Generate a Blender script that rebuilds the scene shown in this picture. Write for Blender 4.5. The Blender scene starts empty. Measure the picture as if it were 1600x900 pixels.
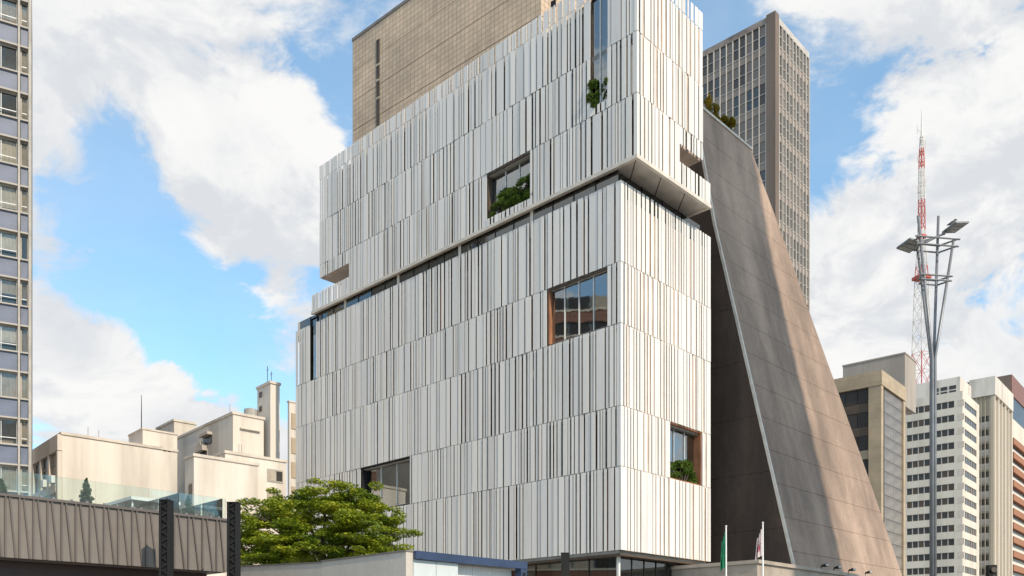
import bpy, math, random
from mathutils import Vector, Matrix
random.seed(7)
S = bpy.context.scene
C = S.collection
PI = math.pi
rad = math.radians

# ------------------------------------------------------------------ camera
F = 1349.0                # focal length in photograph pixels (1600 wide)
HX, HY = 800.0, 1012.0    # principal point: the lens is shifted up, the camera is level
EYE = 1.7
cam = bpy.data.cameras.new('camera')
cam.sensor_width = 36.0
cam.lens = F / 1600 * 36
cam.shift_y = (HY - 450) / 1600
cam.clip_end = 6000
camo = bpy.data.objects.new('camera', cam)
camo.location = (0, 0, EYE)
camo.rotation_euler = (PI / 2, 0, 0)
C.objects.link(camo)
S.camera = camo
S.render.resolution_x, S.render.resolution_y = 1024, 576
S.view_settings.view_transform = 'Standard'
S.view_settings.look = 'None'
S.view_settings.gamma = 1
S.view_settings.use_curve_mapping = False
S.view_settings.exposure = 0.93
S.cycles.max_bounces = 6
S.cycles.diffuse_bounces = 3
S.cycles.glossy_bounces = 3
S.cycles.transmission_bounces = 3
S.cycles.transparent_max_bounces = 8
S.cycles.caustics_reflective = False
S.cycles.caustics_refractive = False

# ------------------------------------------------------------------ sun
TH = math.atan2(0.7185, 0.6956)           # the avenue runs along this direction
R = Vector((math.cos(TH), math.sin(TH), 0))
L = Vector((-math.sin(TH), math.cos(TH), 0))
SUN_EL = rad(36)
SUN_H = (-0.13 * R - 0.99 * L).normalized()     # horizontal direction towards the sun
to_sun = Vector((SUN_H.x * math.cos(SUN_EL), SUN_H.y * math.cos(SUN_EL), math.sin(SUN_EL)))
sl = bpy.data.lights.new('sun', 'SUN')
sl.energy = 2.1
sl.angle = rad(0.55)
sl.color = (1.0, 0.85, 0.66)
so = bpy.data.objects.new('sun', sl)
so.rotation_euler = to_sun.to_track_quat('Z', 'Y').to_euler()
so.location = (20, -40, 120)
C.objects.link(so)

# ------------------------------------------------------------------ sky
W = bpy.data.worlds.new('World')
S.world = W
W.use_nodes = True
W.cycles.sampling_method = 'MANUAL'
W.cycles.sample_map_resolution = 512
wt = W.node_tree
wt.nodes.clear()

class NG:
    def __init__(s, t): s.t = t
    def n(s, typ, **kw):
        x = s.t.nodes.new(typ)
        for k, v in kw.items():
            if hasattr(x, k) and k not in ('inputs',): setattr(x, k, v)
        return x
    def l(s, a, b): s.t.links.new(a, b)
    def put(s, sock, v):
        if isinstance(v, bpy.types.NodeSocket): s.l(v, sock)
        else: sock.default_value = v
    def m(s, op, a, b=0.0, c=None, clamp=False):
        x = s.t.nodes.new('ShaderNodeMath'); x.operation = op; x.use_clamp = clamp
        s.put(x.inputs[0], a); s.put(x.inputs[1], b)
        if c is not None: s.put(x.inputs[2], c)
        return x.outputs[0]
    def vm(s, op, a, b=None, sc=None):
        x = s.t.nodes.new('ShaderNodeVectorMath'); x.operation = op
        s.put(x.inputs[0], a)
        if b is not None: s.put(x.inputs[1], b)
        if sc is not None: s.put(x.inputs['Scale'], sc)
        return x.outputs['Value'] if op in ('DOT_PRODUCT', 'LENGTH', 'DISTANCE') else x.outputs[0]
    def noise(s, vec, scale, detail=4, rough=.5, lac=2.0, dist=0.0):
        x = s.t.nodes.new('ShaderNodeTexNoise')
        if vec is not None: s.l(vec, x.inputs['Vector'])
        x.inputs['Scale'].default_value = scale; x.inputs['Detail'].default_value = detail
        x.inputs['Roughness'].default_value = rough; x.inputs['Lacunarity'].default_value = lac
        x.inputs['Distortion'].default_value = dist
        return x.outputs['Fac']
    def ss(s, v, lo, hi, a=0.0, b=1.0):
        x = s.t.nodes.new('ShaderNodeMapRange'); x.interpolation_type = 'SMOOTHSTEP'
        s.put(x.inputs[0], v); s.put(x.inputs[1], lo); s.put(x.inputs[2], hi)
        s.put(x.inputs[3], a); s.put(x.inputs[4], b)
        return x.outputs[0]
    def mix(s, f, a, b, blend='MIX'):
        x = s.t.nodes.new('ShaderNodeMix'); x.data_type = 'RGBA'; x.blend_type = blend
        s.put(x.inputs['Factor'], f)
        for nm, v in (('A', a), ('B', b)):
            k = [i for i in x.inputs if i.name == nm and i.type == 'RGBA'][0]
            if isinstance(v, tuple) and len(v) == 3: v = v + (1.0,)
            s.put(k, v)
        return [o for o in x.outputs if o.type == 'RGBA'][0]

g = NG(wt)
sky = wt.nodes.new('ShaderNodeTexSky')
sky.sky_type = 'NISHITA'
sky.sun_disc = False
sky.sun_elevation = SUN_EL
sky.sun_rotation = math.atan2(to_sun.x, to_sun.y)
sky.altitude = 800
sky.air_density = 1.0
sky.dust_density = 0.6
sky.ozone_density = 1.6
tc = wt.nodes.new('ShaderNodeTexCoord').outputs['Generated']
dirn = g.vm('NORMALIZE', tc)
sep = wt.nodes.new('ShaderNodeSeparateXYZ'); g.l(dirn, sep.inputs[0])

def pdir(px, py):
    return Vector(((px - HX) / F, 1.0, (HY - py) / F)).normalized()
def lobe(px, py, w, amp):       # a broad thickening or thinning of the cloud deck in one direction of the sky
    d = g.vm('DOT_PRODUCT', dirn, tuple(pdir(px, py)))
    return g.m('MULTIPLY', g.ss(d, math.cos(w * 1.25), 1.0), amp * .62)
# cloud field: rolling noise, squashed vertically so the clouds lie in heaps
sq = g.vm('MULTIPLY', dirn, (1.0, 1.0, 1.55))
warp = wt.nodes.new('ShaderNodeTexNoise'); g.l(sq, warp.inputs['Vector'])
warp.inputs['Scale'].default_value = 3.2; warp.inputs['Detail'].default_value = 3
wv = g.vm('SCALE', g.vm('SUBTRACT', warp.outputs['Color'], (.5, .5, .5)), sc=.22)
cv = g.vm('ADD', g.vm('ADD', sq, wv), (3.1, 1.7, 0.4))
def field(v):
    a = g.noise(v, 4.6, 7, .60)
    b = g.noise(v, 13.0, 5, .62)
    return g.m('ADD', g.m('ADD', g.m('MULTIPLY', a, 1.45), g.m('MULTIPLY', b, .75)), -.60)
dens = field(cv)
lobes = None
for (px, py, w, amp) in [
        (205, 350, .11, -.28), (250, 450, .10, -.28), (330, 500, .07, -.2), (170, 270, .06, -.16), (420, 590, .08, -.25), (200, 200, .05, -.12), (525, 150, .07, -.18), (1115, 30, .07, -.25),
        (1285, 90, .05, -.18), (1330, 240, .07, -.20), (1390, 300, .05, -.14), (1590, 430, .05, -.25), (1260, 160, .05, -.14),
        (80, 330, .065, .24), (95, 470, .08, .24), (200, 590, .09, .28), (320, 605, .05, .2), (100, 640, .12, .28), (300, 60, .2, .22), (120, 120, .12, .18), (380, 210, .09, .15), (400, 380, .08, .15),
        (470, 300, .07, .24), (330, 330, .06, .22), (420, 430, .09, .28), (290, 250, .05, .16), (1450, 120, .16, .22), (1320, 470, .12, .24), (1400, 420, .1, .18), (1480, 520, .12, .18), (1560, 300, .1, .18)]:
    q = lobe(px, py, w, amp)
    lobes = q if lobes is None else g.m('ADD', lobes, q)
dl = g.m('ADD', dens, lobes)
soft = g.ss(g.noise(cv, 2.1, 2, .5), .40, .62)
cover = g.ss(dl, g.m('MULTIPLY_ADD', soft, -.12, .42), g.m('MULTIPLY_ADD', soft, .18, .55))
veil = g.m('MULTIPLY', g.ss(g.noise(cv, 1.6, 4, .6), .38, .8), .38)       # thin high cloud between the heaps
cover = g.m('MAXIMUM', cover, veil)
# the heaps are brighter towards the sun and greyer underneath and where they are thick
up = g.vm('ADD', cv, (to_sun.x * .05, to_sun.y * .05, .07))
dens2 = field(up)
shade = g.ss(g.m('SUBTRACT', dens2, dens), -.16, .22)
lowf = g.ss(g.noise(cv, 4.2, 7, .62), .36, .72)
sh = g.m('MAXIMUM', g.m('MULTIPLY', shade, .7), g.m('MULTIPLY', lowf, .8))
ccol = g.mix(sh, (4.85, 4.82, 4.75), (3.15, 3.35, 3.65))
blue = g.mix(.16, g.mix(1.0, sky.outputs[0], (1.0, 1.36, 1.34), 'MULTIPLY'), (3.0, 4.1, 5.0))
# fade clouds into pale air at the horizon
skyc = g.mix(cover, blue, ccol)
bg = wt.nodes.new('ShaderNodeBackground')
bg.inputs['Strength'].default_value = 0.105
g.l(skyc, bg.inputs['Color'])
wo = wt.nodes.new('ShaderNodeOutputWorld')
g.l(bg.outputs[0], wo.inputs['Surface'])

# ------------------------------------------------------------------ materials
def pm(name, col, rough=.6, var=.12, scale=1.5, col2=None, fac=(.4, .65), streak=False, bump=0.0, bscale=30, metal=0.0, spec=.5, fine=.06, world=False, blotch=0.0):
    m = bpy.data.materials.new(name); m.use_nodes = True
    t = m.node_tree; q = NG(t); b = t.nodes['Principled BSDF']
    co = t.nodes.new('ShaderNodeNewGeometry').outputs['Position'] if world else t.nodes.new('ShaderNodeTexCoord').outputs['Object']
    v = co
    if streak: v = q.vm('MULTIPLY', co, (1.0, 1.0, .12))
    n1 = q.noise(v, scale, 6, .6)
    c2 = col2 if col2 else tuple(c * (1 - 2.2 * var) for c in col)
    c = q.mix(q.ss(n1, fac[0], fac[1]), tuple(col), tuple(c2))
    n2 = q.noise(co, scale * 14, 3, .6)
    c = q.mix(1.0, c, q.mix(n2, (1 - fine * 2,) * 3, (1 + fine * 2,) * 3), 'MULTIPLY')
    if blotch:
        k1 = q.ss(q.noise(q.vm('MULTIPLY', co, (1, 1, .45)), .16, 7, .68), .38, .64)
        c = q.mix(1.0, c, q.mix(k1, (1 - blotch,) * 3, (1.0 + blotch * .35,) * 3), 'MULTIPLY')
    q.l(c, b.inputs['Base Color'])
    b.inputs['Roughness'].default_value = rough; b.inputs['Metallic'].default_value = metal
    b.inputs['Specular IOR Level'].default_value = spec
    if bump:
        bn = t.nodes.new('ShaderNodeBump'); bn.inputs['Strength'].default_value = bump; bn.inputs['Distance'].default_value = .02
        q.l(q.noise(co, bscale, 4, .6), bn.inputs['Height']); q.l(bn.outputs[0], b.inputs['Normal'])
    return m

def glass(name, tint=(.35, .42, .44), refl=.35, rough=.02):
    m = bpy.data.materials.new(name); m.use_nodes = True
    t = m.node_tree; q = NG(t); t.nodes.remove(t.nodes['Principled BSDF'])
    tr = t.nodes.new('ShaderNodeBsdfTransparent'); tr.inputs[0].default_value = tint + (1,)
    gl = t.nodes.new('ShaderNodeBsdfGlossy'); gl.inputs['Roughness'].default_value = rough
    gl.inputs['Color'].default_value = (.9, .95, .95, 1)
    lw = t.nodes.new('ShaderNodeFresnel'); lw.inputs['IOR'].default_value = 1.5
    f = q.m('ADD', q.m('MULTIPLY', lw.outputs[0], 1.2), refl, clamp=True)
    # panes are never quite flat
    co = t.nodes.new('ShaderNodeTexCoord').outputs['Object']
    bn = t.nodes.new('ShaderNodeBump'); bn.inputs['Strength'].default_value = .05; bn.inputs['Distance'].default_value = .05
    q.l(q.noise(co, .8, 2), bn.inputs['Height']); q.l(bn.outputs[0], gl.inputs['Normal'])
    ms = t.nodes.new('ShaderNodeMixShader'); q.l(f, ms.inputs[0]); q.l(tr.outputs[0], ms.inputs[1]); q.l(gl.outputs[0], ms.inputs[2])
    q.l(ms.outputs[0], t.nodes['Material Output'].inputs['Surface'])
    return m

def tile_mat(name, c1, c2, mortar, bw, bh, axis='yz', rough=.7, off=0.0, msize=.02):
    m = bpy.data.materials.new(name); m.use_nodes = True
    t = m.node_tree; q = NG(t); b = t.nodes['Principled BSDF']
    co = t.nodes.new('ShaderNodeTexCoord').outputs['Object']
    sp = t.nodes.new('ShaderNodeSeparateXYZ'); q.l(co, sp.inputs[0])
    cb = t.nodes.new('ShaderNodeCombineXYZ')
    q.l(q.m('ADD', sp.outputs['X'], sp.outputs['Y']), cb.inputs[0]); q.l(sp.outputs['Z'], cb.inputs[1])
    br = t.nodes.new('ShaderNodeTexBrick'); q.l(cb.outputs[0], br.inputs['Vector'])
    br.offset = off; br.inputs['Scale'].default_value = 1
    br.inputs['Brick Width'].default_value = bw; br.inputs['Row Height'].default_value = bh
    br.inputs['Mortar Size'].default_value = msize; br.inputs['Mortar Smooth'].default_value = .3
    br.inputs['Color1'].default_value = c1 + (1,); br.inputs['Color2'].default_value = c2 + (1,); br.inputs['Mortar'].default_value = mortar + (1,)
    n = q.noise(co, .25, 5, .6)
    c = q.mix(1.0, br.outputs['Color'], q.mix(q.ss(n, .3, .7), (.82, .82, .82), (1.12, 1.1, 1.08)), 'MULTIPLY')
    q.l(c, b.inputs['Base Color']); b.inputs['Roughness'].default_value = rough
    bn = t.nodes.new('ShaderNodeBump'); bn.inputs['Strength'].default_value = .6; bn.inputs['Distance'].default_value = .03; bn.invert = True
    q.l(br.outputs['Fac'], bn.inputs['Height']); q.l(bn.outputs[0], b.inputs['Normal'])
    return m

M = {}
M['panel'] = pm('white_panel', (.80, .77, .735), .42, .04, .7, (.66, .63, .59), (.42, .8), True, fine=.02, world=True, bump=.05, bscale=3)
M['panel2'] = pm('white_panel_grey', (.735, .715, .695), .42, .04, .7, (.60, .575, .545), (.42, .8), True, fine=.02, world=True, bump=.05, bscale=3)
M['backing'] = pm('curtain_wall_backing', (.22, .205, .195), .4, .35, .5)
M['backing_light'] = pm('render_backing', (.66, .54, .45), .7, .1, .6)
M['slab_edge'] = pm('floor_slab_edge', (.42, .41, .39), .7, .1)
M['accent'] = pm('terracotta_panel', (.46, .22, .13), .6, .2, .8)
M['beam'] = pm('cream_metal', (.70, .64, .56), .45, .06)
M['soffit'] = pm('polished_soffit', (.60, .555, .50), .16, .08, .8)
M['darkmetal'] = pm('dark_metal', (.016, .016, .017), .7, .1, spec=.25)
M['brownmetal'] = pm('brown_metal', (.10, .07, .05), .5, .1)
M['whitemetal'] = pm('white_metal', (.75, .75, .74), .4, .04)
M['glass'] = glass('window_glass', (.46, .56, .60), .28)
M['glass_sky'] = glass('recess_glass', (.42, .48, .52), .10)
M['glass_win'] = glass('clear_window_glass', (.9, .91, .9), .0)
M['glass_clear'] = glass('balustrade_glass', (.90, .965, .94), .01)
M['glass_dark'] = glass('dark_glass', (.12, .10, .10), .06)
M['room'] = pm('room_wall', (.30, .34, .35), .8, .1)
M['tower_tile'] = tile_mat('beige_tile', (.64, .495, .365), (.54, .415, .305), (.31, .235, .175), .42, .40, msize=.022)
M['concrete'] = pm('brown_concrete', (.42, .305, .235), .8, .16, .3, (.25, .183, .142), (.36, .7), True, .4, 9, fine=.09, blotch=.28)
M['concrete_dark'] = pm('shade_toned_concrete', (.135, .093, .072), .85, .1, .25, (.07, .05, .04), (.35, .65), True, .25, 12, fine=.10, blotch=.35)  # streaked concrete, with the shade of the side wall put into its colour
M['plinth'] = pm('pale_concrete', (.42, .36, .30), .8, .1, .8, bump=.2)
M['trim'] = pm('stone_trim', (.72, .66, .59), .7, .08)
M['gr_glass'] = pm('tower_glass', (.075, .066, .06), .2, .2, .15, spec=.6)
M['gr_glass2'] = pm('tower_blind', (.22, .19, .17), .35, .15, .3)
M['gr_glass3'] = pm('tower_glass_blue', (.07, .08, .09), .08, .2, .2, spec=.8)
M['gr_span'] = pm('tower_spandrel', (.33, .275, .24), .6, .25, .3)
M['gr_mull'] = pm('tower_mullion', (.56, .52, .48), .6, .1)
M['gr_pier'] = pm('tower_pier', (.20, .152, .125), .75, .15, .3, streak=True)
M['tan'] = tile_mat('tan_stone', (.46, .37, .26), (.42, .335, .235), (.33, .26, .18), 1.6, 1.1, msize=.02)
M['greywall'] = pm('grey_render', (.40, .35, .31), .8, .08, .3, streak=True)
M['offwhite'] = pm('white_render', (.70, .64, .55), .75, .07, .25, streak=True)
M['creamwall'] = pm('cream_wall', (.74, .68, .615), .8, .08, .35, (.52, .465, .41), (.40, .70), True, fine=.03)
M['creamwall2'] = pm('cream_wall_stained', (.66, .60, .53), .8, .1, .3, (.44, .385, .33), (.42, .7), True, fine=.04)
M['beige_rib'] = pm('beige_rib', (.50, .43, .33), .75, .1, .3, streak=True)
M['winglass'] = pm('office_window', (.055, .05, .047), .28, .2, .3, spec=.35)
M['blind'] = pm('window_blind', (.45, .39, .32), .6, .1, .5)
M['blue_span'] = pm('lavender_blue_spandrel', (.135, .162, .24), .5, .12, .8, fine=.06)
M['stone_frame'] = pm('grey_stone_frame', (.44, .41, .37), .7, .1, .6)
M['curtain'] = pm('pale_curtain', (.62, .56, .47), .85, .08, 2)
M['curtain2'] = pm('tan_curtain', (.42, .35, .28), .85, .1, 2)
M['fascia'] = pm('fascia_metal', (.20, .175, .158), .5, .08, .5, metal=.2)
M['fascia_rib'] = pm('fascia_rib_metal', (.12, .103, .095), .5, .08, .5)
M['maroon'] = pm('maroon_steel', (.045, .02, .018), .5, .1)
M['steel'] = pm('galvanised_steel', (.25, .26, .275), .4, .1, metal=.3)
M['red'] = pm('red_paint', (.50, .07, .045), .5, .1)
M['whitep'] = pm('mast_white_paint', (.66, .62, .58), .5, .1)
M['orange'] = pm('orange_brick', (.38, .165, .085), .7, .2, .6)
M['wallgrey'] = pm('rendered_garden_wall', (.56, .52, .47), .85, .05, .5, streak=True)
M['cap'] = pm('wall_coping', (.20, .185, .17), .8, .1)
M['navy'] = pm('navy_metal', (.035, .06, .13), .4, .1)
M['frost'] = pm('frosted_panel', (.62, .68, .70), .3, .05, .5)
M['bark'] = pm('bark', (.10, .075, .055), .9, .2, 6, bump=.4)
M['ground'] = pm('city_ground', (.30, .28, .26), .9, .08, .05)
M['asphalt'] = pm('asphalt', (.055, .055, .056), .9, .1, .5)
M['paving'] = pm('paving_stone', (.40, .38, .35), .85, .08, .3)
M['paint'] = pm('road_paint', (.75, .75, .72), .7, .08)
M['brick'] = tile_mat('red_brick', (.33, .15, .10), (.27, .12, .085), (.36, .31, .27), .5, .2)
M['lamp_glass'] = pm('lamp_diffuser', (.50, .50, .46), .3, .1)
M['flag_green'] = pm('green_flag_cloth', (.01, .20, .10), .8, .1, 3)
M['flag_white'] = pm('white_flag_cloth', (.70, .60, .60), .8, .06, 3)
M['flag_mark'] = pm('flag_print', (.35, .06, .12), .8, .05)
M['soil'] = pm('soil', (.08, .06, .045), .95, .2)
M['mirror'] = pm('mirror_glass', (.24, .20, .165), .35, .3, .6, spec=.35)
M['maroon2'] = pm('brown_red_sheet', (.25, .12, .095), .6, .12, .5, streak=True)
M['beige_panel'] = pm('beige_panel', (.64, .56, .48), .7, .06)
M['feather'] = pm('feather', (.06, .06, .065), .8, .1)

def leaf_mat(name, dark, mid, light, scale=1.2):
    m = bpy.data.materials.new(name); m.use_nodes = True
    t = m.node_tree; q = NG(t); b = t.nodes['Principled BSDF']
    co = t.nodes.new('ShaderNodeTexCoord').outputs['Object']
    n = q.noise(co, scale, 3, .6)
    n2 = q.noise(co, scale * 9, 2, .6)
    k = q.m('ADD', q.m('MULTIPLY', n, .6), q.m('MULTIPLY', n2, .4))
    c = q.mix(q.ss(k, .36, .52), dark, mid)
    c = q.mix(q.ss(k, .50, .66), c, light)
    q.l(c, b.inputs['Base Color']); b.inputs['Roughness'].default_value = .5
    b.inputs['Specular IOR Level'].default_value = .35
    tl = t.nodes.new('ShaderNodeBsdfTranslucent'); q.l(c, tl.inputs['Color'])
    ms = t.nodes.new('ShaderNodeMixShader'); ms.inputs[0].default_value = .3
    q.l(b.outputs[0], ms.inputs[1]); q.l(tl.outputs[0], ms.inputs[2])
    q.l(ms.outputs[0], t.nodes['Material Output'].inputs['Surface'])
    return m
M['leaf'] = leaf_mat('tree_leaf', (.07, .14, .014), (.24, .30, .016), (.50, .48, .035), .9)
M['leaf_dark'] = leaf_mat('shrub_leaf', (.05, .10, .02), (.11, .18, .025), (.20, .26, .045), 2)
M['leaf_yellow'] = leaf_mat('rooftop_leaf', (.09, .12, .015), (.26, .22, .02), (.55, .30, .03), 1.6)
M['leaf_conifer'] = leaf_mat('conifer_leaf', (.025, .06, .022), (.045, .10, .03), (.08, .15, .045), 4)

# ------------------------------------------------------------------ mesh builder
class MB:
    def __init__(s): s.v = []; s.f = []
    def poly(s, pts):
        i = len(s.v); s.v += [tuple(p) for p in pts]; s.f.append(tuple(range(i, i + len(pts)))); return s
    def box(s, x0, x1, y0, y1, z0, z1, rz=0.0, bev=0):
        if x1 < x0: x0, x1 = x1, x0
        if y1 < y0: y0, y1 = y1, y0
        if z1 < z0: z0, z1 = z1, z0
        cx, cy = (x0 + x1) / 2, (y0 + y1) / 2
        P = []
        for z in (z0, z1):
            for (x, y) in ((x0, y0), (x1, y0), (x1, y1), (x0, y1)):
                if rz:
                    dx, dy = x - cx, y - cy
                    x, y = cx + dx * math.cos(rz) - dy * math.sin(rz), cy + dx * math.sin(rz) + dy * math.cos(rz)
                P.append((x, y, z))
        i = len(s.v); s.v += P
        for q in ((3, 2, 1, 0), (4, 5, 6, 7), (0, 1, 5, 4), (1, 2, 6, 5), (2, 3, 7, 6), (3, 0, 4, 7)):
            s.f.append(tuple(i + k for k in q))
        return s
    def hexa(s, b, t):           # bottom and top rings, counter-clockwise from above
        i = len(s.v); n = len(b); s.v += [tuple(p) for p in b] + [tuple(p) for p in t]
        s.f.append(tuple(i + k for k in reversed(range(n)))); s.f.append(tuple(i + n + k for k in range(n)))
        for k in range(n):
            s.f.append((i + k, i + (k + 1) % n, i + n + (k + 1) % n, i + n + k))
        return s
    def tube(s, pts, rads, n=8):
        pts = [Vector(p) for p in pts]
        if not hasattr(rads, '__len__'): rads = [rads] * len(pts)
        i0 = len(s.v); prev = None
        for k, p in enumerate(pts):
            d = (pts[min(k + 1, len(pts) - 1)] - pts[max(k - 1, 0)]).normalized()
            a = d.orthogonal().normalized() if prev is None else (prev - d * prev.dot(d)).normalized()
            prev = a; b = d.cross(a)
            for j in range(n):
                t = 2 * PI * j / n
                s.v.append(tuple(p + (a * math.cos(t) + b * math.sin(t)) * rads[k]))
        for k in range(len(pts) - 1):
            for j in range(n):
                a_, b_ = i0 + k * n + j, i0 + k * n + (j + 1) % n
                s.f.append((a_, b_, b_ + n, a_ + n))
        s.f.append(tuple(i0 + j for j in reversed(range(n)))); s.f.append(tuple(i0 + (len(pts) - 1) * n + j for j in range(n)))
        return s
    def mesh(s, name):
        me = bpy.data.meshes.new(name); me.from_pydata(s.v, [], s.f); me.update(); return me
    def build(s, name, mat, parent=None, label=None, kind=None, smooth=False):
        me = s.mesh(name); me.materials.append(M[mat])
        if smooth: me.polygons.foreach_set('use_smooth', [True] * len(me.polygons))
        o = bpy.data.objects.new(name, me); C.objects.link(o)
        if parent: o.parent = parent
        if label: o['label'] = label
        if kind: o['kind'] = kind
        return o

def tag(o, label, cat, group=None):
    o['label'] = label; o['category'] = cat
    if group: o['group'] = group
    return o
def share(name, me, parent, loc=(0, 0, 0), scale=(1, 1, 1), rz=0.0, label=None):
    o = bpy.data.objects.new(name, me); C.objects.link(o); o.parent = parent
    o.location = loc; o.scale = scale; o.rotation_euler = (0, 0, rz)
    if label: o['label'] = label
    return o
_ub = {}
def ubox(mat):                 # a shared unit box per material: x, y, z in 0..1
    if mat not in _ub:
        me = MB().box(0, 1, 0, 1, 0, 1).mesh('unit_' + mat); me.materials.append(M[mat]); _ub[mat] = me
    return _ub[mat]
def piece(name, mat, parent, x0, x1, y0, y1, z0, z1, label=None):
    if x1 < x0: x0, x1 = x1, x0
    if y1 < y0: y0, y1 = y1, y0
    return share(name, ubox(mat), parent, (x0, y0, z0), (x1 - x0, y1 - y0, z1 - z0), 0, label)

class Frame:
    """A local frame standing on the ground: x runs along a street front, y runs back from it."""
    def __init__(s, px, depth, th):
        s.o = Vector(((px - HX) / F * depth, depth, 0)); s.th = th
        s.r = Vector((math.cos(th), math.sin(th), 0)); s.l = Vector((-math.sin(th), math.cos(th), 0))
    def w(s, x, y): return s.o + s.r * x + s.l * y
    def px(s, x, y): p = s.w(x, y); return HX + F * p.x / p.y
    def z(s, x, y, py): return EYE + (HY - py) / F * s.w(x, y).y
    def x_at(s, y, px):          # where the street-parallel line y meets a sight line
        k = (px - HX) / F; p = s.o + s.l * y
        return (k * p.y - p.x) / (s.r.x - k * s.r.y)
    def y_at(s, x, px):
        k = (px - HX) / F; p = s.o + s.r * x
        return (k * p.y - p.x) / (s.l.x - k * s.l.y)
    def empty(s, name, label, cat, group=None, x=0, y=0):
        o = bpy.data.objects.new(name, None); C.objects.link(o)
        p = s.w(x, y); o.location = (p.x, p.y, 0); o.rotation_euler = (0, 0, s.th); o.empty_display_size = .5
        return tag(o, label, cat, group)
def empty(name, loc, label, cat, rz=0.0, group=None):
    o = bpy.data.objects.new(name, None); C.objects.link(o); o.location = loc; o.rotation_euler = (0, 0, rz)
    return tag(o, label, cat, group)

# ------------------------------------------------------------------ ground, avenue, pavements
G = Frame(970, 50, TH)          # the frame of the white building: origin at its near corner
def struct(mb, name, mat):
    o = mb.build(name, mat); o['kind'] = 'structure'; return o
struct(MB().poly([(-2500, -2500, -.02), (2500, -2500, -.02), (2500, 2500, -.02), (-2500, 2500, -.02)]), 'ground', 'ground')
def strip(y0, y1, z, name, mat, x0=-300, x1=600, h=None):
    mb = MB()
    P = [G.w(x0, y0), G.w(x1, y0), G.w(x1, y1), G.w(x0, y1)]
    if h: mb.hexa([(p.x, p.y, z - h) for p in P], [(p.x, p.y, z) for p in P])
    else: mb.poly([(p.x, p.y, z) for p in P])
    return struct(mb, name, mat)
strip(-34, -16, .0, 'road', 'asphalt')
strip(-15.9, 60, .13, 'pavement', 'paving', h=.14)
strip(-60, -34.1, .13, 'far_pavement', 'paving', h=.14)
mk = MB()
for i in range(60):
    x = -200 + i * 9
    P = [G.w(x, -25.1), G.w(x + 4, -25.1), G.w(x + 4, -24.95), G.w(x, -24.95)]
    mk.poly([(p.x, p.y, .006) for p in P])
struct(mk, 'lane_marking', 'paint')

# ------------------------------------------------------------------ foliage helpers
def leaves_mesh(name, pads, n, size, mat, seed, flat=.5, aspect=1.0):
    """pads: list of (x,y,z, rx,ry,rz). Leaf-sized faces through the volume of every pad."""
    rnd = random.Random(seed); v = []; f = []
    vol = [p[3] * p[4] * p[5] ** .5 for p in pads]; tot = sum(vol)
    for p, w in zip(pads, vol):
        for _ in range(max(6, int(n * w / tot))):
            while True:
                a, b, c = rnd.uniform(-1, 1), rnd.uniform(-1, 1), rnd.uniform(-1, 1)
                q = a * a + b * b + c * c
                if q < 1 and q > .12 * rnd.random(): break
            pos = Vector((p[0] + a * p[3], p[1] + b * p[4], p[2] + c * p[5]))
            nrm = Vector((rnd.gauss(0, flat) + a * .4, rnd.gauss(0, flat) + b * .4, 1.0 * (1 if rnd.random() > .1 else -1))).normalized()
            t = nrm.orthogonal().normalized(); t = (Matrix.Rotation(rnd.uniform(0, 2 * PI), 3, nrm) @ t)
            u = nrm.cross(t); s = size * rnd.uniform(.6, 1.35)
            i = len(v)
            v += [tuple(pos - t * s * .5 * aspect), tuple(pos + u * s * .26 + nrm * s * .06), tuple(pos + t * s * .5 * aspect), tuple(pos - u * s * .26 + nrm * s * .06)]
            f.append((i, i + 1, i + 2, i + 3))
    me = bpy.data.meshes.new(name); me.from_pydata(v, [], f); me.update(); me.materials.append(M[mat]); return me

def shrub(name, loc, w, d, h, n, size, mat, seed, label, group=None, cat='shrub', rz=0.0):
    e = empty(name, loc, label, cat, rz, group)
    rnd = random.Random(seed); pads = []
    st = MB()
    for i in range(26):
        x, y = rnd.uniform(-.42, .42) * w, rnd.uniform(-.42, .42) * d
        z = h * rnd.uniform(.08, .85) * (1 - .35 * (abs(x) / (w * .5)) * (abs(y) / (d * .5)))
        rr = rnd.uniform(.07, .17)
        pads.append((x, y, z, max(w * rr, .12), max(d * rr, .12), h * .13 * rnd.uniform(.7, 1.4)))
        st.tube([(x * .3, y * .3, 0), (x * .7, y * .7, z * .6), (x, y, z)], [.03, .022, .01], 5)
    o = bpy.data.objects.new('foliage', leaves_mesh('foliage', pads, n, size, mat, seed, .8)); C.objects.link(o); o.parent = e
    st.build('stem', 'bark', e)
    return e

# ================================================================== the white screen-clad building
WB = G.empty('screen_clad_building', 'white building wrapped in rows of vertical panels, upper volume overhanging the lower', 'building')
U1 = G.x_at(0, 1110.5); V1 = G.y_at(0, 462)
LZ = [G.z(0, 0, y) for y in (859, 727.5, 632.5, 503.3, 407.2, 280)]      # rows of the lower volume
XU = -.10                                                               # the upper volume overhangs both streets
_lo, _hi = -4.0, 0.0
for _ in range(60):
    mid = (_lo + _hi) / 2
    if G.px(XU, mid) > 995: _lo = mid
    else: _hi = mid
YU = _lo
UZ = [G.z(XU, YU, y) for y in (240, 143.3, 46.7, -50, -81)]
VU = G.y_at(XU, 499.5); VB = G.y_at(XU, 487)
RU = G.x_at(YU, 1098); RB = G.x_at(YU, 1110)
ZNB, ZNT = G.z(XU, VB, 461.5), G.z(XU, VU, 435)                         # bottom and top of the notches in the upper volume
rp = random.Random(11)
PAN = []          # (face, plane, centre, width, z0, z1, turn, offset, mat)
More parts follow.
